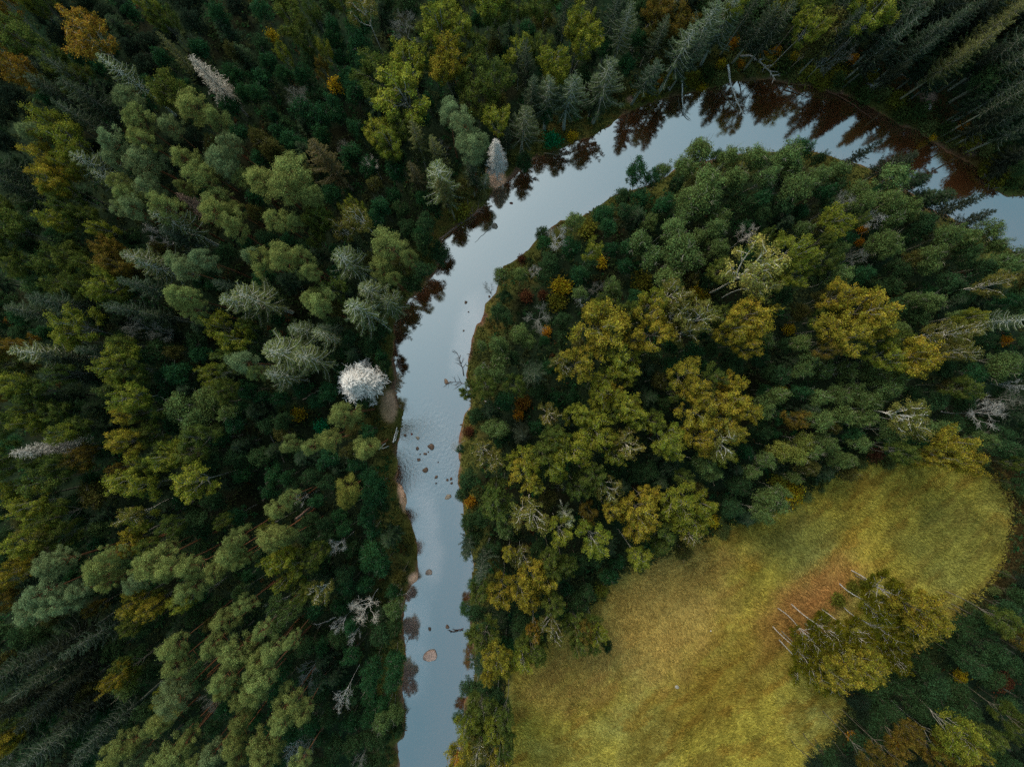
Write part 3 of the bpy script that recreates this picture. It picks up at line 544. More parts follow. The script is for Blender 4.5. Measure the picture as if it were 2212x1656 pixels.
SAND = ((1556, 1622, 32, 60, 0), (1985, 720, 36, 50, .4), (1866, 1600, 16, 42, 0), (1612, 1990, 14, 60, .2), (1655, 2310, 22, 26, 0))
def ground_col(x, y, sdr, sdf):
    n1 = fbm(x, y, 6, 81); n2 = fbm(x, y, 1.4, 91, 3)
    c = np.broadcast_to(L3(42, 54, 36, .7), x.shape + (3,)).copy()
    c = mixc(c, L3(46, 42, 28, .5), sstep(.5, .7, n1) * .7)
    c = mixc(c, L3(38, 58, 38, .55), sstep(.5, .75, fbm(x, y, 4, 95)))
    # grassy river banks
    bk = sstep(5.5, 1.0, sdr + (n1 - .5) * 6) * (sdr > 0)
    c = mixc(c, L3(96, 98, 46, .8), bk * .85)
    c = mixc(c, L3(116, 98, 50, .7), bk * sstep(.55, .72, fbm(x, y, 3, 97)) * .6)
    sand = sstep(.6, .05, sdr + (n2 - .5) * 1.6) * (sdr > 0) * sstep(.35, .6, fbm(x, y, 6, 99))
    c = mixc(c, L3(150, 116, 92, .62), sand)
    for b in SAND:
        c = mixc(c, L3(214, 170, 136, 1.05), blob(x, y, *b, soft=.3))
    for b in ((3750, 440, 170, 60, -.7), (3560, 330, 150, 60, -.2), (3860, 600, 90, 60, -.8)):
        c = mixc(c, L3(104, 80, 46, .6), blob(x, y, *b) * .8)
    for b in ((3700, 405, 34, 26, 0), (3480, 332, 24, 12, 0), (3870, 580, 30, 45, .5), (2550, 395, 40, 12, .2)):
        c = mixc(c, L3(168, 140, 118, .62), blob(x, y, *b, soft=.3))
    for b in ((1660, 2110, 40, 160, .15), (1500, 1640, 70, 100, 0)):
        c = mixc(c, L3(104, 98, 44, .6), blob(x, y, *b) * .7)
    # rough margin of the meadow
    mg = sstep(6, .5, sdf + (n1 - .5) * 5)
    c = mixc(c, L3(62, 76, 42, .6), mg * .8)
    c = mixc(c, L3(100, 72, 40, .6), mg * sstep(3800, 4000, x * F / H + CX) * .8)
    c = c * (.65 + .7 * n2)[..., None]
    m = meadow_col(x, y)
    return mixc3(c, m, sstep(.8, -.9, sdf + (fbm(x, y, 2, 103) - .5) * 2.2))
def mixc3(a, b, t): return a * (1 - t[..., None]) + b * t[..., None]

# bed of the river
def bed_col(x, y, sd):
    n = fbm(x, y, 3, 111)
    c = np.broadcast_to(L3(58, 36, 20, .9), x.shape + (3,)).copy()
    c = mixc(c, L3(128, 88, 62, .9), sstep(1.6, .1, -sd + (n - .5) * 2))
    return c

def build_ground():
    inner_x = np.arange(-78, 78.01, .32); inner_y = np.arange(-60, 60.01, .32)
    ext = np.array([84, 95, 115, 150, 220, 400, 800, 1600.])
    xs = np.concatenate([-ext[::-1], inner_x, ext]); ys = np.concatenate([-ext[::-1] * .98, inner_y, ext * .98])
    X, Y = np.meshgrid(xs, ys)
    sd = sdist(RIVER, X, Y); sf = sdist(MEADOW, X, Y)
    Z = ground_z(X, Y, sd)
    C = np.where((sd > 0)[..., None], ground_col(X, Y, sd, sf), bed_col(X, Y, sd))
    nx, ny = len(xs), len(ys)
    i = (np.arange(ny - 1)[:, None] * nx + np.arange(nx - 1)[None, :]).ravel()
    Fq = np.stack([i, i + 1, i + nx + 1, i + nx], 1)
    m, nt, N, L = new_mat('soil_and_grass')
    out = N('ShaderNodeOutputMaterial'); at = N('ShaderNodeAttribute'); at.attribute_name = 'col'
    d = N('ShaderNodeBsdfDiffuse'); no = N('ShaderNodeTexNoise'); tc = N('ShaderNodeTexCoord')
    no.inputs['Scale'].default_value = 2.6; no.inputs['Detail'].default_value = 8; no.inputs['Roughness'].default_value = .7
    L(tc.outputs['Object'], no.inputs['Vector'])
    mr = N('ShaderNodeMapRange'); mr.inputs['From Min'].default_value = .3; mr.inputs['From Max'].default_value = .7
    mr.inputs['To Min'].default_value = .6; mr.inputs['To Max'].default_value = 1.35; L(no.outputs[0], mr.inputs['Value'])
    hs = N('ShaderNodeHueSaturation'); L(at.outputs['Color'], hs.inputs['Color']); L(mr.outputs[0], hs.inputs['Value'])
    bp = N('ShaderNodeBump'); bp.inputs['Strength'].default_value = .6; bp.inputs['Distance'].default_value = .15
    L(no.outputs[0], bp.inputs['Height']); L(bp.outputs[0], d.inputs['Normal'])
    L(hs.outputs[0], d.inputs['Color']); L(d.outputs[0], out.inputs['Surface'])
    mb = MB(); mb.add(np.stack([X, Y, Z], -1).reshape(-1, 3), Fq)
    me = mb.mesh('ground', m, True)
    ca = me.color_attributes.new('col', 'FLOAT_COLOR', 'POINT')
    ca.data.foreach_set('color', np.concatenate([C.reshape(-1, 3), np.ones((nx * ny, 1))], 1).astype(np.float32).ravel())
    o = bpy.data.objects.new('ground', me); COL.objects.link(o)
    o['kind'] = 'structure'; o['label'] = 'forest floor, river banks and mown autumn meadow'
    return o

def build_water():
    m, nt, N, L = new_mat('river_water')
    out = N('ShaderNodeOutputMaterial'); tc = N('ShaderNodeTexCoord')
    at = N('ShaderNodeAttribute'); at.attribute_name = 'col'
    rp = N('ShaderNodeAttribute'); rp.attribute_name = 'ripple'
    no = N('ShaderNodeTexNoise'); no.inputs['Scale'].default_value = 2.0; no.inputs['Detail'].default_value = 6; no.inputs['Roughness'].default_value = .65
    mp = N('ShaderNodeMapping'); mp.inputs['Scale'].default_value = (1.3, .8, 1); L(tc.outputs['Object'], mp.inputs['Vector']); L(mp.outputs[0], no.inputs['Vector'])
    bp = N('ShaderNodeBump'); bp.inputs['Distance'].default_value = .16
    L(no.outputs[0], bp.inputs['Height']); L(rp.outputs['Fac'], bp.inputs['Strength'])
    d = N('ShaderNodeBsdfDiffuse'); L(at.outputs['Color'], d.inputs['Color'])
    g = N('ShaderNodeBsdfGlossy'); g.inputs['Roughness'].default_value = .06; g.inputs['Color'].default_value = (.91, 1.0, .91, 1)
    L(bp.outputs[0], g.inputs['Normal'])
    rr = math_node(N, L, 'MULTIPLY', rp.outputs['Fac'], .16); rr = math_node(N, L, 'ADD', rr, .035); L(rr, g.inputs['Roughness'])
    mx = N('ShaderNodeMixShader'); mx.inputs[0].default_value = WATER_FAC
    L(d.outputs[0], mx.inputs[1]); L(g.outputs[0], mx.inputs[2]); L(mx.outputs[0], out.inputs['Surface'])
    xs = np.arange(-32, 100, .5); ys = np.arange(-80, 52, .5); X, Y = np.meshgrid(xs, ys)
    sd = sdist(RIVER, X, Y); nx, ny = len(xs), len(ys)
    i = (np.arange(ny - 1)[:, None] * nx + np.arange(nx - 1)[None, :])
    keep = (sd[:-1, :-1] < 1.2).ravel(); i = i.ravel()[keep]
    Fq = np.stack([i, i + 1, i + nx + 1, i + nx], 1)
    used = np.unique(Fq); remap = np.zeros(nx * ny, int); remap[used] = np.arange(len(used))
    V = np.stack([X, Y, X * 0], -1).reshape(-1, 3)[used]
    mb = MB(); mb.add(V, remap[Fq]); me = mb.mesh('river', m, True)
    n = fbm(X, Y, 4, 121)
    c = np.broadcast_to(L3(76, 47, 25, .85), X.shape + (3,)).copy()
    c = mixc(c, L3(120, 84, 62, .62), sstep(1.5, .2, -sd + (n - .5) * 2.0) * .6)
    shal = np.maximum(blob(X, Y, 1640, 2500, 70, 260, 0), np.maximum(blob(X, Y, 1700, 2150, 60, 200, .1), blob(X, Y, 1870, 1350, 50, 150, -.2)))
    c = mixc(c, L3(160, 138, 126, .9), shal * .7)
    c = c.reshape(-1, 3)[used]
    r = np.maximum(blob(X, Y, 1730, 1850, 130, 190, 0, .6) * .36, blob(X, Y, 1740, 2060, 110, 120, 0, .8) * .16)
    r = np.maximum(r, np.maximum(blob(X, Y, 1720, 3000, 100, 160, 0, .6) * .2, blob(X, Y, 1780, 2350, 70, 200, 0, .8) * .07))
    r = np.maximum(r, .012).reshape(-1)[used]
    ca = me.color_attributes.new('col', 'FLOAT_COLOR', 'POINT')
    ca.data.foreach_set('color', np.concatenate([c, np.ones((len(c), 1))], 1).astype(np.float32).ravel())
    ra = me.attributes.new('ripple', 'FLOAT', 'POINT'); ra.data.foreach_set('value', r.astype(np.float32))
    o = bpy.data.objects.new('river', me); COL.objects.link(o); o['kind'] = 'structure'
    o['label'] = 'slow brown river mirroring the pale sky'

def colored_stuff_mat(name, transl=.3):
    m, nt, N, L = new_mat(name)
    out = N('ShaderNodeOutputMaterial'); at = N('ShaderNodeAttribute'); at.attribute_name = 'col'
    d = N('ShaderNodeBsdfDiffuse'); tr = N('ShaderNodeBsdfTranslucent'); mx = N('ShaderNodeMixShader'); mx.inputs[0].default_value = transl
    L(at.outputs['Color'], d.inputs['Color']); L(at.outputs['Color'], tr.inputs['Color'])
    L(d.outputs[0], mx.inputs[1]); L(tr.outputs[0], mx.inputs[2]); L(mx.outputs[0], out.inputs['Surface'])
    return m

def stuff(name, label, mat, P, nr, size, asp, colr, rng, tang=None):
    mb = MB(); n = len(P)
    leaves(mb, P, nr, size, asp, rng, np.zeros(n), np.zeros(n), tang)
    me = mb.mesh(name, mat)
    ca = me.attributes.new('col', 'FLOAT_COLOR', 'FACE')
    ca.data.foreach_set('color', np.concatenate([colr, np.ones((n, 1))], 1).astype(np.float32).ravel())
    o = bpy.data.objects.new(name, me); COL.objects.link(o); o['kind'] = 'stuff'; o['label'] = label
    return o

def on_sand(x, y):
    m = np.zeros(len(x), bool)
    for b in SAND: m |= blob(x, y, *b, soft=.3) > .4
    return m

def build_cover():
    rng = np.random.default_rng(5)
    mat = colored_stuff_mat('grass_blades')
    # meadow grass
    n = 330000
    x = rng.uniform(0, 78, n); y = rng.uniform(-60, 22, n)
    sf = sdist(MEADOW, x, y); k = sf < .6 + rng.normal(0, .5, n); x, y = x[k], y[k]; n = len(x)
    sd = np.full(n, 20.)
    z = ground_z(x, y, sd)
    a = (fbm(x, y, 12, 131) - .5) * 5 + rng.normal(0, .5, n)
    el = np.clip(.25 + (fbm(x, y, 2.2, 133) - .5) * 1.4 + rng.normal(0, .2, n), .02, 1.2)
    T = np.stack([np.cos(a) * np.cos(el), np.sin(a) * np.cos(el), np.sin(el)], 1)
    s = rng.uniform(.25, .75, n)
    P = np.stack([x, y, z], 1) + T * s[:, None] * .45 + [0, 0, .02]
    nr = np.stack([-np.cos(a) * np.sin(el), -np.sin(a) * np.sin(el), np.cos(el)], 1) + rng.normal(0, .25, (n, 3))
    c = meadow_col(x, y) * rng.uniform(.6, 1.45, n)[:, None]
    stuff('meadow_grass', 'dry yellow-green mown grass of the clearing', mat, P, nr, s, rng.uniform(.16, .32, n), c, rng, T)
    # forest undergrowth, in clumps
    nc = 17000
    cx = rng.uniform(-80, 80, nc); cy = rng.uniform(-62, 62, nc)
    sd = sdist(RIVER, cx, cy); sf = sdist(MEADOW, cx, cy); k = (sd > 1.0) & (sf > .4); cx, cy = cx[k], cy[k]; nc = len(cx)
    m = 16; r = rng.uniform(.3, .8, nc)
    x = np.repeat(cx, m); y = np.repeat(cy, m); rr = np.repeat(r, m); n = len(x)
    x = x + rng.normal(0, .5, n) * rr; y = y + rng.normal(0, .5, n) * rr
    sd = sdist(RIVER, x, y); k = (sd > .3) & ~on_sand(x, y); x, y, rr, sd = x[k], y[k], rr[k], sd[k]; n = len(x)
    z = ground_z(x, y, sd) + np.abs(rng.normal(.25, .35, n)) * rr * 1.6
    c = np.where((fbm(x, y, 3, 141) > .52)[:, None], L3(52, 70, 38, 1.0)[None], L3(58, 66, 38, .95)[None])
    c = np.where((fbm(x, y, 2.4, 143) > .62)[:, None], L3(44, 80, 44, .9)[None], c)
    c = np.where((fbm(x, y, 2, 147) > .74)[:, None], L3(84, 62, 36, .7)[None], c) * rng.uniform(.5, 1.5, n)[:, None]
    stuff('undergrowth', 'dark low undergrowth of the forest floor', mat, np.stack([x, y, z], 1), rng.normal(0, .6, (n, 3)) + [0, 0, 1], rng.uniform(.2, .45, n), rng.uniform(.4, .8, n), c, rng)
    # bank grass and the rough margin of the meadow
    n = 260000
    x = rng.uniform(-32, 80, n); y = rng.uniform(-60, 50, n)
    sd = sdist(RIVER, x, y); sf = sdist(MEADOW, x, y)
    nn = fbm(x, y, 2.5, 151)
    k = (sd > .15) & ~on_sand(x, y) & (((sd < 4.5) & (nn > .40)) | ((sf > 0) & (sf < 5)))
    x, y, sd, sf = x[k], y[k], sd[k], sf[k]; n = len(x)
    z = ground_z(x, y, sd); a = rng.uniform(0, 6.28, n); el = rng.uniform(.2, 1.2, n)
    T = np.stack([np.cos(a) * np.cos(el), np.sin(a) * np.cos(el), np.sin(el)], 1); s = rng.uniform(.3, .75, n)
    c = ground_col(x, y, sd, np.maximum(sf, 2.0)) * rng.uniform(.7, 1.7, n)[:, None]
    stuff('bank_grass', 'rough olive and brown grass along the banks', mat, np.stack([x, y, z], 1) + T * s[:, None] * .45, rng.normal(0, .5, (n, 3)) + [0, 0, .8], s, rng.uniform(.15, .4, n), c, rng, T)

build_ground(); build_water(); build_cover()

# ------------------------------------------------------------------ placing the trees
KIND = {  # code: (name, prototype, height range, crown centre as share of height, crown radius of prototype, prototype height, crown colour, trunk colour, look)
 'Po': ('pine_tree', 'pine', (18.5, 22), .82, 2.5, 20.0, lin(118, 128, 68, 1.08), lin(118, 80, 54), 'olive pine'),
 'Pg': ('pine_tree', 'pine', (18.5, 22), .82, 2.5, 20.0, lin(108, 124, 80, 1.08), lin(118, 80, 54), 'grey-green pine'),
 'Py': ('pine_tree', 'pine', (17, 20), .82, 2.5, 20.0, lin(128, 130, 58, .95), lin(118, 80, 54), 'yellow-green pine'),
 'Sg': ('spruce_tree', 'spruce', (16, 22), .62, 2.4, 21.0, lin(74, 90, 62, .8), lin(124, 126, 106), 'dark green spruce'),
 'Sp': ('spruce_tree', 'spruce_thin', (17, 20), .68, 2.4, 21.0, lin(110, 120, 72, .95), lin(184, 186, 164), 'pale-branched spruce'),
 'So': ('spruce_tree', 'spruce', (17, 21), .64, 2.4, 21.0, lin(112, 114, 62, .9), lin(128, 124, 98), 'olive spruce'),
 'Sk': ('spruce_tree', 'spruce', (17, 20), .62, 2.4, 21.0, lin(98, 92, 56, .85), lin(120, 114, 92), 'brownish spruce'),
 'Sd': ('spruce_tree', 'spruce', (15, 20), .6, 2.4, 21.0, lin(60, 68, 48, .6), lin(84, 90, 76), 'blackish spruce'),
 'Sq': ('spruce_tree', 'spruce_thin', (16, 19), .68, 2.4, 21.0, lin(92, 104, 68, .9), lin(138, 142, 122), 'greyish spruce'),
 'Bc': ('birch_tree', 'birch', (13.5, 15.5), .74, 2.9, 19.0, lin(120, 112, 30, .72), lin(182, 178, 166), 'dark gold meadow birch'),
 'Uh': ('shrub', 'bush', (2.6, 4.2), .5, 1.05, 1.9, lin(62, 78, 40, .85), lin(80, 76, 60), 'tall dark bank shrub'),
 'Ae': ('understory_tree', 'leafy', (9, 13), .62, 2.5, 12.0, lin(48, 64, 46, .72), lin(70, 68, 58), 'blackish understory tree'),
 'Sb': ('spruce_tree', 'spruce', (14, 17), .58, 2.4, 21.0, lin(62, 72, 50, .7), lin(84, 90, 76), 'bank-side dark spruce'),
 'Su': ('young_spruce', 'spruce', (8, 12), .55, 2.1, 21.0, lin(60, 82, 52, .85), lin(96, 98, 82), 'young dark spruce'),
 'Uw': ('shrub', 'bush', (1.2, 2.2), .5, 1.05, 1.9, lin(96, 104, 56, .85), lin(90, 80, 56), 'rough green shrub'),
 'Bk': ('birch_tree', 'birch', (15, 19), .76, 2.9, 19.0, lin(98, 106, 46, .9), lin(118, 114, 98), 'dark olive birch'),
 'By': ('birch_tree', 'birch', (16.5, 20), .78, 2.9, 19.0, lin(138, 136, 48, .95), lin(150, 146, 130), 'yellow-green birch'),
 'Bp': ('birch_tree', 'birch_thin', (16.5, 20), .78, 2.9, 19.0, lin(132, 122, 58, .9), lin(206, 200, 180), 'pale-limbed birch'),
 'BP': ('birch_tree', 'birch_thin', (17.5, 19), .78, 2.9, 19.0, lin(164, 150, 74, 1.0), lin(210, 204, 178), 'broad straw-coloured birch'),
 'BY': ('aspen_tree', 'birch', (17, 20.5), .78, 2.9, 19.0, lin(164, 143, 50, .86), lin(132, 126, 108), 'golden aspen'),
 'Bo': ('aspen_tree', 'birch', (15, 19), .77, 2.9, 19.0, lin(130, 106, 44, .75), lin(112, 104, 88), 'brownish aspen'),
 'BO': ('aspen_tree', 'birch', (18, 21), .74, 2.9, 19.0, lin(164, 124, 46, .75), lin(180, 172, 148), 'orange aspen'),
 'Ad': ('understory_tree', 'leafy', (9, 13), .62, 2.5, 12.0, lin(58, 82, 48, .95), lin(84, 78, 62), 'dark understory tree'),
 'At': ('alder_tree', 'leafy', (9, 13), .62, 2.5, 12.0, lin(50, 90, 50, .85), lin(100, 98, 84), 'bluish green alder'),
 'Ag': ('leafy_tree', 'leafy', (12, 15.5), .66, 2.5, 12.0, lin(98, 118, 64, .95), lin(140, 136, 116), 'greyish leafy tree'),
 'Ak': ('leafy_tree', 'leafy', (10, 14), .66, 2.5, 12.0, lin(92, 92, 46, .85), lin(120, 116, 96), 'olive leafy tree'),
 'Al': ('leafy_tree', 'leafy', (12, 15), .66, 2.5, 12.0, lin(128, 136, 62, .95), lin(140, 136, 116), 'light leafy tree'),
 'Dw': ('dead_tree', 'bare', (12, 15), .78, 2.5, 14.0, lin(176, 174, 162), lin(180, 176, 164), 'whitish dead tree'),
 'Dg': ('dead_tree', 'bare', (11, 14), .78, 2.5, 14.0, lin(116, 118, 106), lin(130, 130, 118), 'grey dead tree'),
 'Dt': ('dead_tree', 'bare_spruce', (15, 17), .68, 2.1, 19.0, lin(136, 118, 104), lin(124, 106, 92), 'reddish bare dead conifer'),
 'DT': ('dead_spruce', 'bare_spruce', (18, 20), .68, 2.1, 19.0, lin(150, 146, 132), lin(146, 142, 128), 'bare dead spruce'),
 'DS': ('dead_spruce', 'shaggy', (15, 16), .66, 2.6, 19.0, lin(188, 188, 180), lin(184, 182, 172), 'white shaggy dead spruce'),
 'DW': ('dead_spruce', 'shaggy', (14, 15), .66, 2.6, 19.0, lin(214, 211, 200), lin(204, 200, 188), 'white shaggy dead spruce'),
 'DB': ('dead_tree', 'bare', (10, 11), .80, 2.4, 14.0, lin(214, 208, 190), lin(216, 210, 196), 'white bare dead tree'),
 'UY': ('shrub', 'bush', (1.6, 2.6), .5, 1.05, 1.9, lin(176, 148, 36, .8), lin(90, 76, 56), 'bright yellow shrub'),
 'UO': ('shrub', 'bush', (1.5, 2.4), .5, 1.05, 1.9, lin(180, 124, 36, .75), lin(90, 76, 56), 'orange shrub'),
 'Uo': ('shrub', 'bush', (1.5, 2.4), .5, 1.05, 1.9, lin(130, 96, 40, .75), lin(90, 76, 56), 'brown-orange shrub'),
 'Ur': ('shrub', 'bush', (1.5, 2.4), .5, 1.05, 1.9, lin(104, 66, 44, .7), lin(90, 70, 56), 'rust red shrub'),
 'Uk': ('shrub', 'bush', (1.6, 2.6), .5, 1.05, 1.9, lin(110, 108, 38, .85), lin(90, 80, 56), 'olive shrub'),
 'UG': ('shrub', 'bush', (2.0, 3.0), .5, 1.05, 1.9, lin(30, 112, 66, .8), lin(80, 80, 60), 'vivid green shrub'),
}
CATEGORY = {'shrub': 'shrub', 'dead_tree': 'dead tree', 'dead_spruce': 'dead tree'}

LANDMARKS = [  # what one can find in the picture, with its place in pixels of the photograph
 ('white shaggy tree by the sand', 1435, 1540), ('white shaggy tree at the bend', 1982, 620), ('largest river boulder', 1718, 2621),
 ('boulders in the rapids', 1705, 1830), ('bare sand bank', 1553, 1620), ('bright yellow shrub', 1205, 1660),
 ('orange aspen near the top', 400, 195), ('tan dead spruce', 865, 335), ('grey dead spruce', 228, 1800),
 ('meadow birch clump', 3480, 2500), ('pale meadow stone', 2708, 2748), ('straw-coloured birch pair', 2980, 1120),
 ('leaning birch over the bend', 3100, 330), ('big golden aspen crown', 3370, 1260), ('golden crowns in the meander', 2880, 1640),
 ('vivid green shrub', 1297, 1705), ('rock at the tree foot', 1980, 905), ('outer river bend', 3500, 560),
 ('photo\'s top left corner', 0, 0), ('photo\'s top right corner', 4096, 0), ('photo\'s bottom left corner', 0, 3067), ('photo\'s bottom right corner', 4096, 3067),
 ('middle of the top edge', 2048, 0), ('middle of the left edge', 0, 1533), ('middle of the right edge', 4096, 1533), ('river\'s lower end', 1690, 3067),
 ('white bare shrub tree', 1470, 2420), ('yellow crown at meadow tip', 3840, 1800), ('yellow shrub at the meadow edge', 3160, 1970),
 ('bright yellow crowns far left', 190, 670), ('big leafy pair far left', 820, 1640), ('yellow grove above the bend', 1640, 400),
 ('dark spruce gap at lower left', 330, 2620), ('river\'s right end', 4096, 850), ('whitish fallen crown', 3930, 1650), ('meadow\'s left tip', 2080, 2800),
 ('golden meander aspens', 2390, 1320), ('orange aspen at top edge', 2620, 60), ('bank curve near the centre', 1760, 1000), ('upper left pine stand', 640, 680),
 ('lower left pine stand', 760, 2350), ('narrow left bank grass', 1640, 2100), ('inner bend bushes', 2500, 800), ('pine with bare limbs', 1575, 1010),
]
DIRS = ['right of', 'upper right of', 'above', 'upper left of', 'left of', 'lower left of', 'below', 'lower right of']
ORD = ['nearest', 'second nearest', 'third nearest', 'fourth nearest', 'fifth nearest', 'sixth nearest', 'seventh nearest', 'eighth nearest', 'ninth nearest', 'tenth nearest', 'eleventh nearest', 'twelfth nearest']

items = []
for (row, c), s in TREES.items():
    for e in s.replace('\n', '').split(','):
        code, x, y, r = e.split()
        items.append([code, c * 1024 + float(x) / 2.16, row * 767 + float(y) / 2.16, float(r) / 2.16])
code, x, y, r = EXTRA.split(); items.append([code, float(x) / 2.16, float(y) / 2.16, float(r) / 2.16])
for q in items:      # crowns of the inner bank stand a little back from the water
    if q[0] in ('Ag', 'Ad', 'At') and 3150 < q[1] < 4120 and 540 < q[2] < 980: q[1] -= 10; q[2] += 30; q[3] *= .9
random.seed(3)
_a = WATER_L.index((2594, 417)); _b = WATER_L.index((4030, 790))
_P = np.array(WATER_L[_a:_b + 1], float); _sl = np.concatenate([[0], np.cumsum(np.linalg.norm(np.diff(_P, axis=0), axis=1))])
for _i, _t in enumerate(np.arange(0, _sl[-1], 19.0)):     # the dense wood standing behind the outer bank (foot of the stems, then lifted to the crown)
    px = np.interp(_t, _sl, _P[:, 0]); py = np.interp(_t, _sl, _P[:, 1])
    qx = np.interp(_t + 30, _sl, _P[:, 0]); qy = np.interp(_t + 30, _sl, _P[:, 1])
    nx, ny = qy - py, -(qx - px); nl = math.hypot(nx, ny) + 1e-6
    tall = _i % 3 != 0
    d = random.uniform(165, 265) if tall else random.uniform(115, 185)
    px += nx / nl * d + random.uniform(-32, 32); py += ny / nl * d + random.uniform(-32, 32)
    k = 1 / (1 - (.115 if tall else .075))
    items.append([random.choice(['Sd', 'Sb', 'Sb', 'Ak', 'Ak', 'Ag']) if tall else random.choice(['Ad', 'Ad', 'Ak']), CX + (px - CX) * k, CY + (py - CY) * k, random.uniform(48, 96)])
    if _i % 3 == 1:      # low bushes on the edge of the bank itself
        d = random.uniform(22, 75); fx, fy = np.interp(_t, _sl, _P[:, 0]), np.interp(_t, _sl, _P[:, 1])
        items.append([random.choice(['Uh', 'Uw', 'Uk']), fx + nx / nl * d, fy + ny / nl * d, random.uniform(26, 44)])
_X = np.array([q[1] for q in items]); _Y = np.array([q[2] for q in items])
fill = []
_tries = 0
while len(fill) < 330 and _tries < 40000:
    _tries += 1
    px, py = random.uniform(-20, 4116), random.uniform(-20, 3087)
    d = math.sqrt(float(((_X - px) ** 2 + (_Y - py) ** 2).min()))
    if d < 56 or any((a - px) ** 2 + (b - py) ** 2 < 64 ** 2 for _, a, b, _r in fill): continue
    gx, gy = un(px, py, 6.0)
    ax, ay = np.array([gx]), np.array([gy])
    if sdist(RIVER, ax, ay)[0] < 1.6 or sdist(MEADOW, ax, ay)[0] < 1.6: continue
    dark = px > 3300 and py < 1000
    fill.append([random.choice(['At', 'Su', 'Su', 'At', 'Ak'] if not dark else ['Su', 'Sb']), px, py, random.uniform(34, 52)])
for _i in range(900):      # saplings and shrubs along the ragged edge of the meadow
    px, py = random.uniform(2000, 4096), random.uniform(1780, 3067); gx, gy = un(px, py, 1.0)
    sf = sdist(MEADOW, np.array([gx]), np.array([gy]))[0]
    if -.5 < sf < 2.6 and len([1 for f in fill if f[0] == 'Uw']) < 60: fill.append(['Uw', px, py, random.uniform(10, 26)])
print('fill', len(fill))
items += fill
rows = []
for code, px, py, r in items:
    name, proto, hr, zc, R0, h0, cc, tc, look = KIND[code]
    h = random.uniform(*hr); z = h * zc
    cx, cy = un(px, py, z); R = r * (H - z) / F
    R *= {'pine': .95, 'birch': .98, 'birch_thin': 1.02, 'leafy': .93}.get(proto, 1)
    if proto == 'spruce_thin': R *= 1.22
    h *= min(1.12, max(.82, .8 + .1 * R)) if name not in ('shrub', 'dead_spruce') else 1
    for _k in range(5):
        if sdist(RIVER, np.array([cx]), np.array([cy]))[0] > -.2 or h < 3.5: break
        h *= .8; z = h * zc; R *= (H - z) / (H - z / .8); cx, cy = un(px, py, z)
    rows.append(dict(code=code, px=px, py=py, cx=cx, cy=cy, z=z, h=h, R=R, r=r))
BX = np.array([q['cx'] for q in rows]); BY = np.array([q['cy'] for q in rows])
SDR = sdist(RIVER, BX, BY); G = .05
_keep = [i for i in range(len(rows)) if SDR[i] > -.6]
rows = [rows[i] for i in _keep]; BX, BY, SDR = BX[_keep], BY[_keep], SDR[_keep]
GX = (sdist(RIVER, BX + G, BY) - SDR) / G; GY = (sdist(RIVER, BX, BY + G) - SDR) / G

def assign_labels():
    by = {}
    for q in rows: by.setdefault(q['code'], []).append(q)
    looks = {}
    for q in rows: looks.setdefault(KIND[q['code']][8], []).append(q)
    used = set()
    for q in rows:
        look = KIND[q['code']][8]; peers = looks[look]
        if len(peers) == 1:
            q['label'] = SPECIAL.get(q['code'], 'the only ' + look + ' among the trees'); continue
        order = sorted(range(len(LANDMARKS)), key=lambda i: (LANDMARKS[i][1] - q['px']) ** 2 + (LANDMARKS[i][2] - q['py']) ** 2)
        best = None
        for i in order[:6]:
            nm, lx, ly = LANDMARKS[i]
            def sec(p): return int(((math.degrees(math.atan2(-(p['py'] - ly), p['px'] - lx)) + 22.5) % 360) // 45)
            me = sec(q); dq = (q['px'] - lx) ** 2 + (q['py'] - ly) ** 2
            if dq < 60 ** 2: continue
            rank = sum(1 for p in peers if sec(p) == me and (p['px'] - lx) ** 2 + (p['py'] - ly) ** 2 < dq)
            if best is None or rank < best[0]:
                best = (rank, i, me)
            if rank < 2: break
        rank, i, me = best
        d = DIRS[me]; nm = LANDMARKS[i][0]
        q['label'] = f'{look}, {ORD[min(rank, 11)]} one {d} the {nm}'
SPECIAL = {
 'DS': 'white shaggy dead spruce on the bank where the river bends',
 'DW': 'largest white shaggy dead spruce beside the bare sand bank',
 'DB': 'white leafless tree with curling limbs above the big boulder',
 'Dt': 'reddish bare dead conifer between olive pines in the upper left forest',
}
assign_labels()
_seen = {}
for q in rows: _seen.setdefault(q['label'], []).append(q)
print('labels', len(rows), 'distinct', len(_seen), [k for k, v in _seen.items() if len(v) > 1][:6])
RNG = random.Random(9)
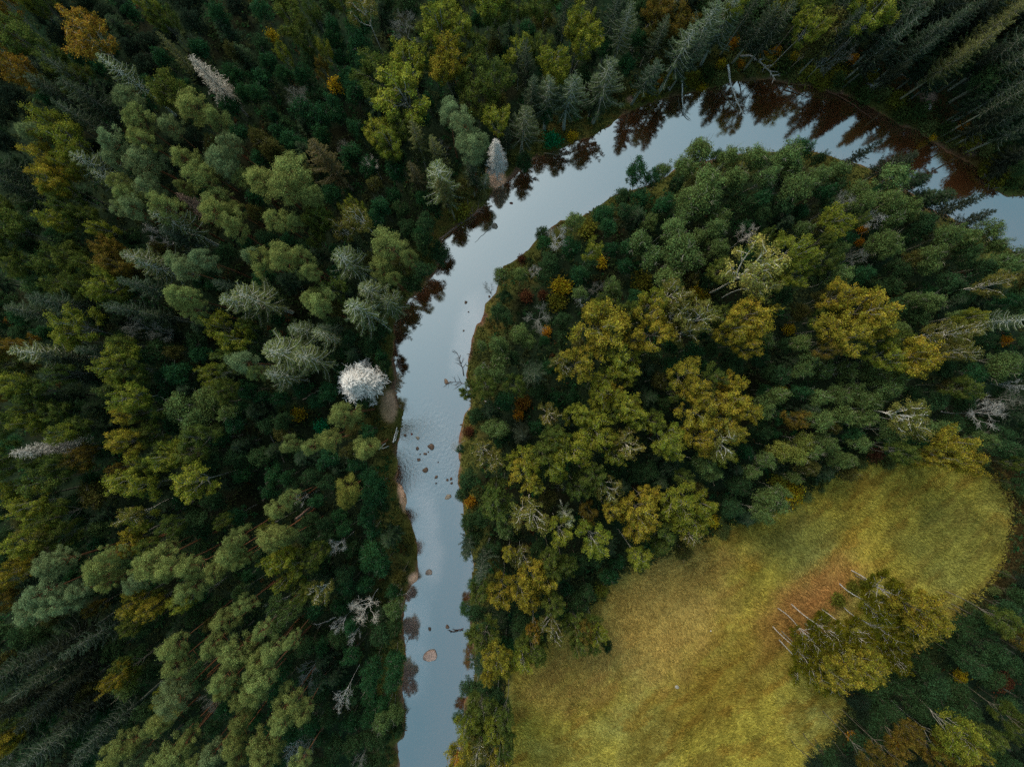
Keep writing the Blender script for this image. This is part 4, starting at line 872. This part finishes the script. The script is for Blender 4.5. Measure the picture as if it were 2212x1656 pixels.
def place(i, q):
    name, proto, hr, zc, R0, h0, cc, tc, look = KIND[q['code']]
    bx, by = q['cx'], q['cy']; sd = SDR[i]
    lim = .5 if name == 'shrub' else .9
    if sd < lim:
        bx += GX[i] * (lim - sd); by += GY[i] * (lim - sd)
    bz = gz1(bx, by) - .08
    root = bpy.data.objects.new(name, None); COL.objects.link(root)
    root.empty_display_size = .5; root.location = (bx, by, bz)
    dx, dy = q['cx'] - bx, q['cy'] - by
    zz = max(q['z'], 1)
    tx, ty = dx / zz + RNG.gauss(0, .018), dy / zz + RNG.gauss(0, .018)
    ax = Vector((tx, ty, 1)).normalized()
    rot = Vector((0, 0, 1)).rotation_difference(ax) @ Matrix.Rotation(RNG.uniform(0, 6.283), 3, 'Z').to_quaternion()
    root.rotation_euler = rot.to_euler()
    s = q['R'] / R0; root.scale = (s, s * RNG.uniform(.92, 1.08), q['h'] / h0)
    root['label'] = q['label']; root['category'] = CATEGORY.get(name, 'tree')
    root['group'] = look_group(look)
    tk, cr = PR[proto][RNG.randrange(len(PR[proto]))]
    k = RNG.uniform(.84, 1.16); w = RNG.uniform(-.06, .06)
    for nm, me, c in (('trunk', tk, tc), ('crown', cr, cc)):
        o = bpy.data.objects.new(nm, me); COL.objects.link(o); o.parent = root
        o.color = (min(c[0] * k * (1 + w), .95), min(c[1] * k, .95), min(c[2] * k * (1 - w), .95), 1)
    return root
def look_group(look):
    return look + 's of the forest'
for i, q in enumerate(rows): place(i, q)

# ------------------------------------------------------------------ boulders
def rock_mat():
    m, nt, N, L = new_mat('boulder_stone')
    out = N('ShaderNodeOutputMaterial'); tc = N('ShaderNodeTexCoord'); oi = N('ShaderNodeObjectInfo')
    no = N('ShaderNodeTexNoise'); no.inputs['Scale'].default_value = 4; no.inputs['Detail'].default_value = 8; L(tc.outputs['Object'], no.inputs['Vector'])
    mr = N('ShaderNodeMapRange'); mr.inputs['From Min'].default_value = .3; mr.inputs['From Max'].default_value = .7
    mr.inputs['To Min'].default_value = .55; mr.inputs['To Max'].default_value = 1.25; L(no.outputs[0], mr.inputs['Value'])
    hs = N('ShaderNodeHueSaturation'); L(oi.outputs['Color'], hs.inputs['Color']); L(mr.outputs[0], hs.inputs['Value'])
    # wet dark foot at the waterline
    geo = N('ShaderNodeNewGeometry'); sp = N('ShaderNodeSeparateXYZ'); L(geo.outputs['Position'], sp.inputs[0])
    wet = N('ShaderNodeMapRange'); wet.inputs['From Min'].default_value = .05; wet.inputs['From Max'].default_value = .16
    wet.inputs['To Min'].default_value = .35; wet.inputs['To Max'].default_value = 1; L(sp.outputs['Z'], wet.inputs['Value'])
    mx = N('ShaderNodeMix'); mx.data_type = 'RGBA'; mx.inputs['A'].default_value = (.02, .014, .01, 1)
    L(wet.outputs[0], mx.inputs['Factor']); L(hs.outputs[0], mx.inputs['B'])
    p = N('ShaderNodeBsdfPrincipled'); p.inputs['Roughness'].default_value = .75
    bp = N('ShaderNodeBump'); bp.inputs['Strength'].default_value = .5; bp.inputs['Distance'].default_value = .08; L(no.outputs[0], bp.inputs['Height']); L(bp.outputs[0], p.inputs['Normal'])
    L(mx.outputs['Result'], p.inputs['Base Color']); L(p.outputs[0], out.inputs['Surface'])
    return m
M_ROCK = rock_mat()
def ico(sub):
    import bmesh
    bm = bmesh.new(); bmesh.ops.create_icosphere(bm, subdivisions=sub, radius=1)
    V = np.array([v.co[:] for v in bm.verts]); Fc = np.array([[v.index for v in f.verts] for f in bm.faces]); bm.free()
    return V, Fc
IV, IF = ico(3)
def boulder(px, py, r, label, col, flat=.45, group=None, z=0.0, ell=1.0):
    rng = np.random.default_rng(int(px * 7 + py))
    V = IV.copy()
    for k in range(9):     # chop planes give the facets
        n = sph(rng, 1)[0]; d = rng.uniform(.5, .85); t = V @ n - d
        V -= np.where(t > 0, t, 0)[:, None] * n * .9
    V *= (1 + .05 * np.sin(V[:, :1] * 5 + 1) * np.cos(V[:, 1:2] * 6))
    R = r / 2.16 * H / F * 1.25
    V = V * [R * ell, R / ell, R * flat * 1.5]
    a = rng.uniform(0, 6.28); c, s = math.cos(a), math.sin(a)
    V = np.stack([V[:, 0] * c - V[:, 1] * s, V[:, 0] * s + V[:, 1] * c, V[:, 2]], 1)
    mb = MB(); mb.add(V, IF); me = mb.mesh('boulder', M_ROCK, False)
    o = bpy.data.objects.new('boulder', me); COL.objects.link(o)
    x, y = un(px, py, z); o.location = (x, y, z); o.color = col
    o['label'] = label; o['category'] = 'boulder'
    if group: o['group'] = group
GREY, BRN, PINK = lin(140, 128, 108), lin(92, 72, 54), lin(178, 150, 132)
def T(c, r, x, y): return c * 1024 + x / 2.16, r * 767 + y / 2.16
boulder(*T(1, 3, 1500, 692), 52, 'largest boulder in the river, flat pinkish top near the bottom', PINK, .35, z=.1, ell=1.03)
RAP = 'boulders breaking the water in the rapids'
for x, y, r, lab, col in (
  (1510, 548, 25, 'largest brown boulder in the rapids', BRN), (1462, 745, 21, 'second largest rapids boulder, with a tail of ripples', BRN),
  (1290, 447, 13, 'flat rapids boulder nearest the birch logs', BRN), (1348, 437, 10, 'small reddish rapids boulder, topmost of all', lin(130, 70, 58)),
  (1395, 470, 15, 'grey rapids boulder just below the topmost reddish one', GREY), (1395, 560, 14, 'square rapids boulder level with the largest brown one', BRN),
  (1463, 608, 13, 'round rapids boulder below and left of the largest brown one', BRN), (1404, 658, 15, 'dark rapids boulder at the left between the two largest', BRN),
  (1557, 808, 14, 'rapids boulder below and right of the second largest', BRN), (1655, 833, 11, 'left of three small boulders close to the right bank', BRN),
  (1685, 823, 12, 'upper of three small boulders close to the right bank', BRN), (1690, 860, 10, 'lower of three small boulders close to the right bank', BRN),
  (1555, 860, 8, 'small flat stone at the lower edge of the rapids', BRN), (1420, 610, 7, 'tiny stone in the middle of the rapids', BRN),
  (1490, 590, 7, 'tiny stone just below the largest brown rapids boulder', BRN), (1575, 680, 6, 'tiny lone stone in the right half of the rapids', BRN)):
    boulder(*T(1, 2, x, y), r, lab, col, .5, RAP)
boulder(*T(1, 2, 1660, 978), 22, 'pointed boulder downstream of the rapids by the right bank', GREY, .5, ell=1.25)
boulder(*T(1, 2, 1493, 1632), 25, 'flat pale slab just under water below the rapids', lin(176, 158, 140), .12)
boulder(*T(1, 3, 1500, 458), 14, 'small brown stone upstream of the largest boulder', BRN, .4, ell=1.3)
boulder(*T(1, 3, 1655, 440), 16, 'dark boulder under overhanging twigs at the right bank', BRN, .5)
boulder(*T(1, 1, 1645, 1640), 21, 'flat brown boulder beside the drifting dead branch', lin(150, 120, 92), .4, ell=1.2)
ST = 'single stones in the upper river'
for c, rr, x, y, r, lab, col in (
  (1, 1, 1730, 415, 12, 'brown stone below the leaning log, nearest the left bank', BRN), (1, 1, 1782, 440, 13, 'flat brown stone right of its twin under the leaning log', BRN),
  (1, 1, 2060, 300, 24, 'pale rock in the dark reflections by the sunken branch', GREY), (1, 1, 1812, 955, 13, 'brown stone in the middle of the straight reach', BRN),
  (1, 1, 1836, 1040, 7, 'tiny stone below the brown stone in midstream', BRN), (1, 1, 1795, 1200, 9, 'small grey stone in the lower straight reach', GREY),
  (1, 1, 1335, 1060, 12, 'ochre stone in the dark reflections at the left bank', lin(140, 110, 60)), (1, 1, 2205, 100, 13, 'reddish stone in open water at the bend', lin(140, 84, 62)),
  (1, 1, 2015, 905, 10, 'small ochre stone against the right bank bushes', BRN), (2, 0, 555, 1320, 14, 'pale round stone in the reflections under the spruces', GREY),
  (2, 0, 22, 1570, 9, 'small pale stone in the reflections at the bend bank', GREY), (2, 0, 155, 1530, 7, 'tiny pale stone beside the bend bank reflections', GREY)):
    boulder(*T(c, rr, x, y), r, lab, col, .4, ST)
x, y = T(2, 3, 1425, 965); boulder(x, y, 15, 'pale grey stone lying in the open meadow', lin(150, 144, 128), .35, z=1.3)
x, y = T(2, 3, 1720, 478); boulder(x, y, 6, 'tiny white stone in the upper meadow', lin(210, 205, 195), .4, z=1.35)
x, y = T(3, 0, 1385, 920); boulder(x, y, 26, 'pale stone among brown grass on the outer bank', lin(160, 148, 140), .3, z=1.3)
x, y = T(2, 0, 1360, 768); boulder(x, y, 16, 'whitish stone on the grassy bank by the bend', lin(205, 200, 190), .3, z=.9)
x, y = T(3, 0, 880, 722); boulder(x, y, 28, 'long grey stone in the dark outer bank growth', lin(130, 128, 122), .3, z=1.2, ell=1.4)

# ------------------------------------------------------------------ logs and fallen branches
def log(name, label, cat, pts, r0, r1, col, z0, z1, twigs=0, bend=.0, group=None, mat=None):
    """pts in photo pixels from the thick end to the tip; z0, z1 heights of the two ends"""
    rng = np.random.default_rng(int(pts[0][0] + pts[0][1]))
    n = 9; m = len(pts)
    t = np.linspace(0, 1, n); zz = z0 + (z1 - z0) * t + bend * np.sin(t * math.pi)
    px = np.interp(t, np.linspace(0, 1, m), [p[0] for p in pts]); py = np.interp(t, np.linspace(0, 1, m), [p[1] for p in pts])
    P = np.array([[*un(a, b, c), c] for a, b, c in zip(px, py, zz)])
    P[1:-1, :2] += rng.normal(0, .04, (n - 2, 2))
    mb = MB(); tube(mb, P, np.linspace(r0, r1, n), 7)
    mb.add([*(P[0] + [[-r0 * .5, 0, 0], [0, r0 * .5, 0], [r0 * .5, 0, 0], [0, -r0 * .5, 0]])], [[0, 1, 2, 3]])
    for i in range(twigs):
        k = rng.uniform(.35, 1); a0 = np.array([np.interp(k, t, P[:, q]) for q in range(3)])
        d = P[-1] - P[0]; d /= np.linalg.norm(d); s = np.array([-d[1], d[0], .35]) * rng.choice([-1, 1])
        e = a0 + (d * rng.uniform(.3, .9) + s * rng.uniform(.3, .8)) * rng.uniform(.5, 1.7)
        md = (a0 + e) / 2 + rng.normal(0, .08, 3)
        tube(mb, [a0, md, e], [r1 * 1.6 + .012, r1 + .012, .008], 3)
        for j in range(2): tube(mb, [md, md + (e - a0) * .4 + rng.normal(0, .2, 3)], [.014, .006], 3)
    me = mb.mesh(name, mat or M_BARK, True)
    o = bpy.data.objects.new(name, me); COL.objects.link(o); o.color = col
    o['label'] = label; o['category'] = cat
    if group: o['group'] = group
    return o
def LG(c, r, pts): return [T(c, r, x, y) for x, y in pts]
WH, GB, BR = lin(222, 220, 208), lin(120, 110, 96), lin(92, 70, 52)
log('leaning_birch_stem', 'long white bare birch stem arching down to the bend water', 'dead tree', LG(2, 0, [(1865, 560), (1880, 680), (1915, 810), (1960, 910), (1995, 985)]), .16, .06, WH, 2.5, .1, 3, mat=M_BIRCHBARK)
log('leaning_birch_stem', 'shorter white birch stem dipping into the bend reflections', 'dead tree', LG(2, 0, [(1455, 625), (1468, 750), (1478, 915), (1488, 1000)]), .13, .05, WH, 2.0, .08, 4, mat=M_BIRCHBARK)
log('leaning_birch_stem', 'pale birch stem leaning over the bend to a leafy tip', 'dead tree', LG(2, 0, [(1945, 488), (2060, 480), (2150, 540), (2230, 620), (2275, 690)]), .15, .05, lin(170, 168, 156), 1.6, 7.0, 10, mat=M_BIRCHBARK)
log('fallen_log', 'long thin brown trunk lying in water under the outer bank', 'log', LG(3, 0, [(495, 775), (700, 880), (900, 1025)]), .12, .05, lin(112, 82, 62), .5, .06, 0)
log('fallen_log', 'short brown trunk in water left of the long thin one', 'log', LG(3, 0, [(160, 748), (360, 842)]), .1, .05, lin(120, 92, 74), .6, .06, 0)
log('fallen_log', 'whitish log lying on the dark outer bank', 'log', LG(3, 0, [(1075, 620), (1265, 682)]), .12, .08, lin(176, 166, 150), 1.5, 1.6, 0)
log('fallen_log', 'short teal-grey log near the whitish one on the outer bank', 'log', LG(3, 0, [(880, 660), (965, 595)]), .13, .1, lin(120, 150, 140), 1.5, 2.4, 0)
log('fallen_log', 'thin log sloping into the far end of the outer bend', 'log', LG(3, 0, [(1870, 1500), (1960, 1640)]), .1, .05, lin(130, 122, 112), 1.0, .1, 2)
log('fallen_log', 'long dark trunk leaning from left bank over the bend', 'log', LG(1, 1, [(1588, 412), (1720, 310), (1860, 215), (1960, 130)]), .13, .05, lin(128, 112, 100), .9, .5, 7)
log('fallen_log', 'curved pale trunk half sunk beneath the bend spruces', 'log', LG(2, 0, [(275, 1325), (400, 1338), (490, 1325), (560, 1295)]), .09, .04, lin(120, 108, 84), .5, .08, 0)
log('fallen_log', 'sunken pale branch reaching from rock into open water', 'log', LG(1, 1, [(2035, 310), (1960, 370), (1890, 440)]), .05, .02, lin(150, 150, 140), .1, .03, 0)
log('dead_branch', 'dark forked branch drifting at the right bank', 'branch', LG(1, 1, [(1795, 1590), (1775, 1500), (1735, 1390)]), .07, .02, lin(52, 46, 42), .3, .25, 9)
log('dead_branch', 'grey twiggy branch beside the flat brown boulder', 'branch', LG(1, 1, [(1850, 1680), (1760, 1645), (1680, 1640)]), .06, .02, lin(96, 92, 90), .5, .15, 9)
log('fallen_log', 'whitish log crossing the shade above right bank', 'log', LG(1, 2, [(1975, 150), (2105, 212)]), .09, .05, lin(150, 146, 138), 1.2, 1.5, 0)
log('birch_log', 'longer white birch log on the left bank above rapids', 'log', LG(1, 2, [(1184, 508), (1218, 378)]), .12, .07, WH, .6, 1.0, 0, group=None, mat=M_BIRCHBARK)
log('birch_log', 'shorter white birch log right of the longer one', 'log', LG(1, 2, [(1205, 492), (1226, 405)]), .07, .04, WH, .5, .8, 0, mat=M_BIRCHBARK)
log('birch_log', 'upper white stick of the forked pair on left bank', 'log', LG(1, 2, [(1056, 572), (1118, 514)]), .06, .04, WH, 1.0, 1.5, 0, mat=M_BIRCHBARK)
log('birch_log', 'lower white stick of the forked pair on left bank', 'log', LG(1, 2, [(1062, 568), (1150, 540)]), .06, .04, WH, 1.0, 1.4, 0, mat=M_BIRCHBARK)
log('fallen_log', 'dark log poking into water under right bank twigs', 'log', LG(1, 3, [(1790, 470), (1680, 494)]), .08, .04, lin(50, 42, 38), .3, .12, 2)
log('dead_branch', 'pale forked branch hanging over left bank water', 'branch', LG(1, 3, [(1200, 185), (1255, 162), (1315, 155)]), .06, .02, lin(190, 180, 165), 1.6, 1.0, 4)
log('leaning_log', 'long bare pale trunk fallen across the left forest gap', 'log', LG(1, 2, [(10, 225), (110, 420), (245, 680)]), .12, .05, lin(112, 108, 100), 1.5, 3.0, 0)
log('leaning_log', 'thin grey trunk lying above the bright yellow shrub', 'log', LG(1, 2, [(400, 140), (570, 40)]), .07, .04, lin(140, 128, 112), 1.5, 4.0, 0)
log('leaning_log', 'brown pine trunk leaning out below the bare dead crown', 'log', LG(1, 2, [(500, 1045), (340, 1175)]), .2, .13, lin(130, 104, 88), 2.0, 12.0, 0)
log('leaning_log', 'grey trunk leaning under the orange tree near the top', 'log', LG(2, 0, [(1030, 440), (1180, 215)]), .16, .1, lin(110, 106, 98), 1.5, 11.0, 0)
log('leaning_log', 'dark trunk curving through the lower left forest', 'log', LG(0, 2, [(1670, 1015), (1540, 1120), (1370, 1230), (1240, 1300)]), .2, .07, lin(104, 98, 88), 2.0, 11.0, 4)
log('dead_branch', 'pale fallen branch pointing left below white leafless tree', 'branch', LG(1, 3, [(690, 360), (525, 428)]), .08, .04, lin(180, 178, 168), 2.5, 3.0, 2)
log('dead_branch', 'forked white branch below the white leafless tree', 'branch', LG(1, 3, [(775, 365), (740, 440), (700, 465)]), .06, .03, lin(200, 198, 188), 4.0, 4.0, 6)

# ------------------------------------------------------------------ bare birch trunks of the meadow clump are the trees' own; camera and light
cam = bpy.data.cameras.new('camera'); cam.sensor_width = 36; cam.lens = 36 * F / 4096; cam.clip_end = 4000; cam.clip_start = 1
co = bpy.data.objects.new('camera', cam); COL.objects.link(co); co.location = (0, 0, H); SC.camera = co

w = bpy.data.worlds.new('World'); SC.world = w; w.use_nodes = True
nt = w.node_tree; nt.nodes.clear()
sky = nt.nodes.new('ShaderNodeTexSky'); sky.sky_type = 'NISHITA'; sky.sun_disc = False
AZ, EL = math.radians(-35), math.radians(52)      # azimuth clockwise from the top of the picture
sky.sun_elevation = EL; sky.sun_rotation = AZ % (2 * math.pi); sky.air_density = 1.0; sky.dust_density = 2.0; sky.ozone_density = 1.0
hs = nt.nodes.new('ShaderNodeHueSaturation'); hs.inputs['Saturation'].default_value = SKY_SAT; hs.inputs['Hue'].default_value = .465
bg = nt.nodes.new('ShaderNodeBackground'); bg.inputs['Strength'].default_value = SKY_STR
ow = nt.nodes.new('ShaderNodeOutputWorld')
nt.links.new(sky.outputs[0], hs.inputs['Color']); nt.links.new(hs.outputs[0], bg.inputs['Color']); nt.links.new(bg.outputs[0], ow.inputs['Surface'])
sl = bpy.data.lights.new('sun', 'SUN'); sl.energy = SUN; sl.angle = math.radians(25); sl.color = (1, .95, .86)
so = bpy.data.objects.new('sun', sl); COL.objects.link(so)
d = Vector((math.sin(AZ) * math.cos(EL), math.cos(AZ) * math.cos(EL), math.sin(EL)))
so.rotation_euler = d.to_track_quat('Z', 'Y').to_euler(); so.location = (0, 0, 150)

SC.view_settings.view_transform = 'Standard'; SC.view_settings.look = 'None'
SC.view_settings.exposure = EXPO; SC.view_settings.gamma = 1
SC.render.engine = 'CYCLES'
cy = SC.cycles
cy.max_bounces = 4; cy.diffuse_bounces = 3; cy.glossy_bounces = 2; cy.transmission_bounces = 2; cy.transparent_max_bounces = 4
cy.use_denoising = False
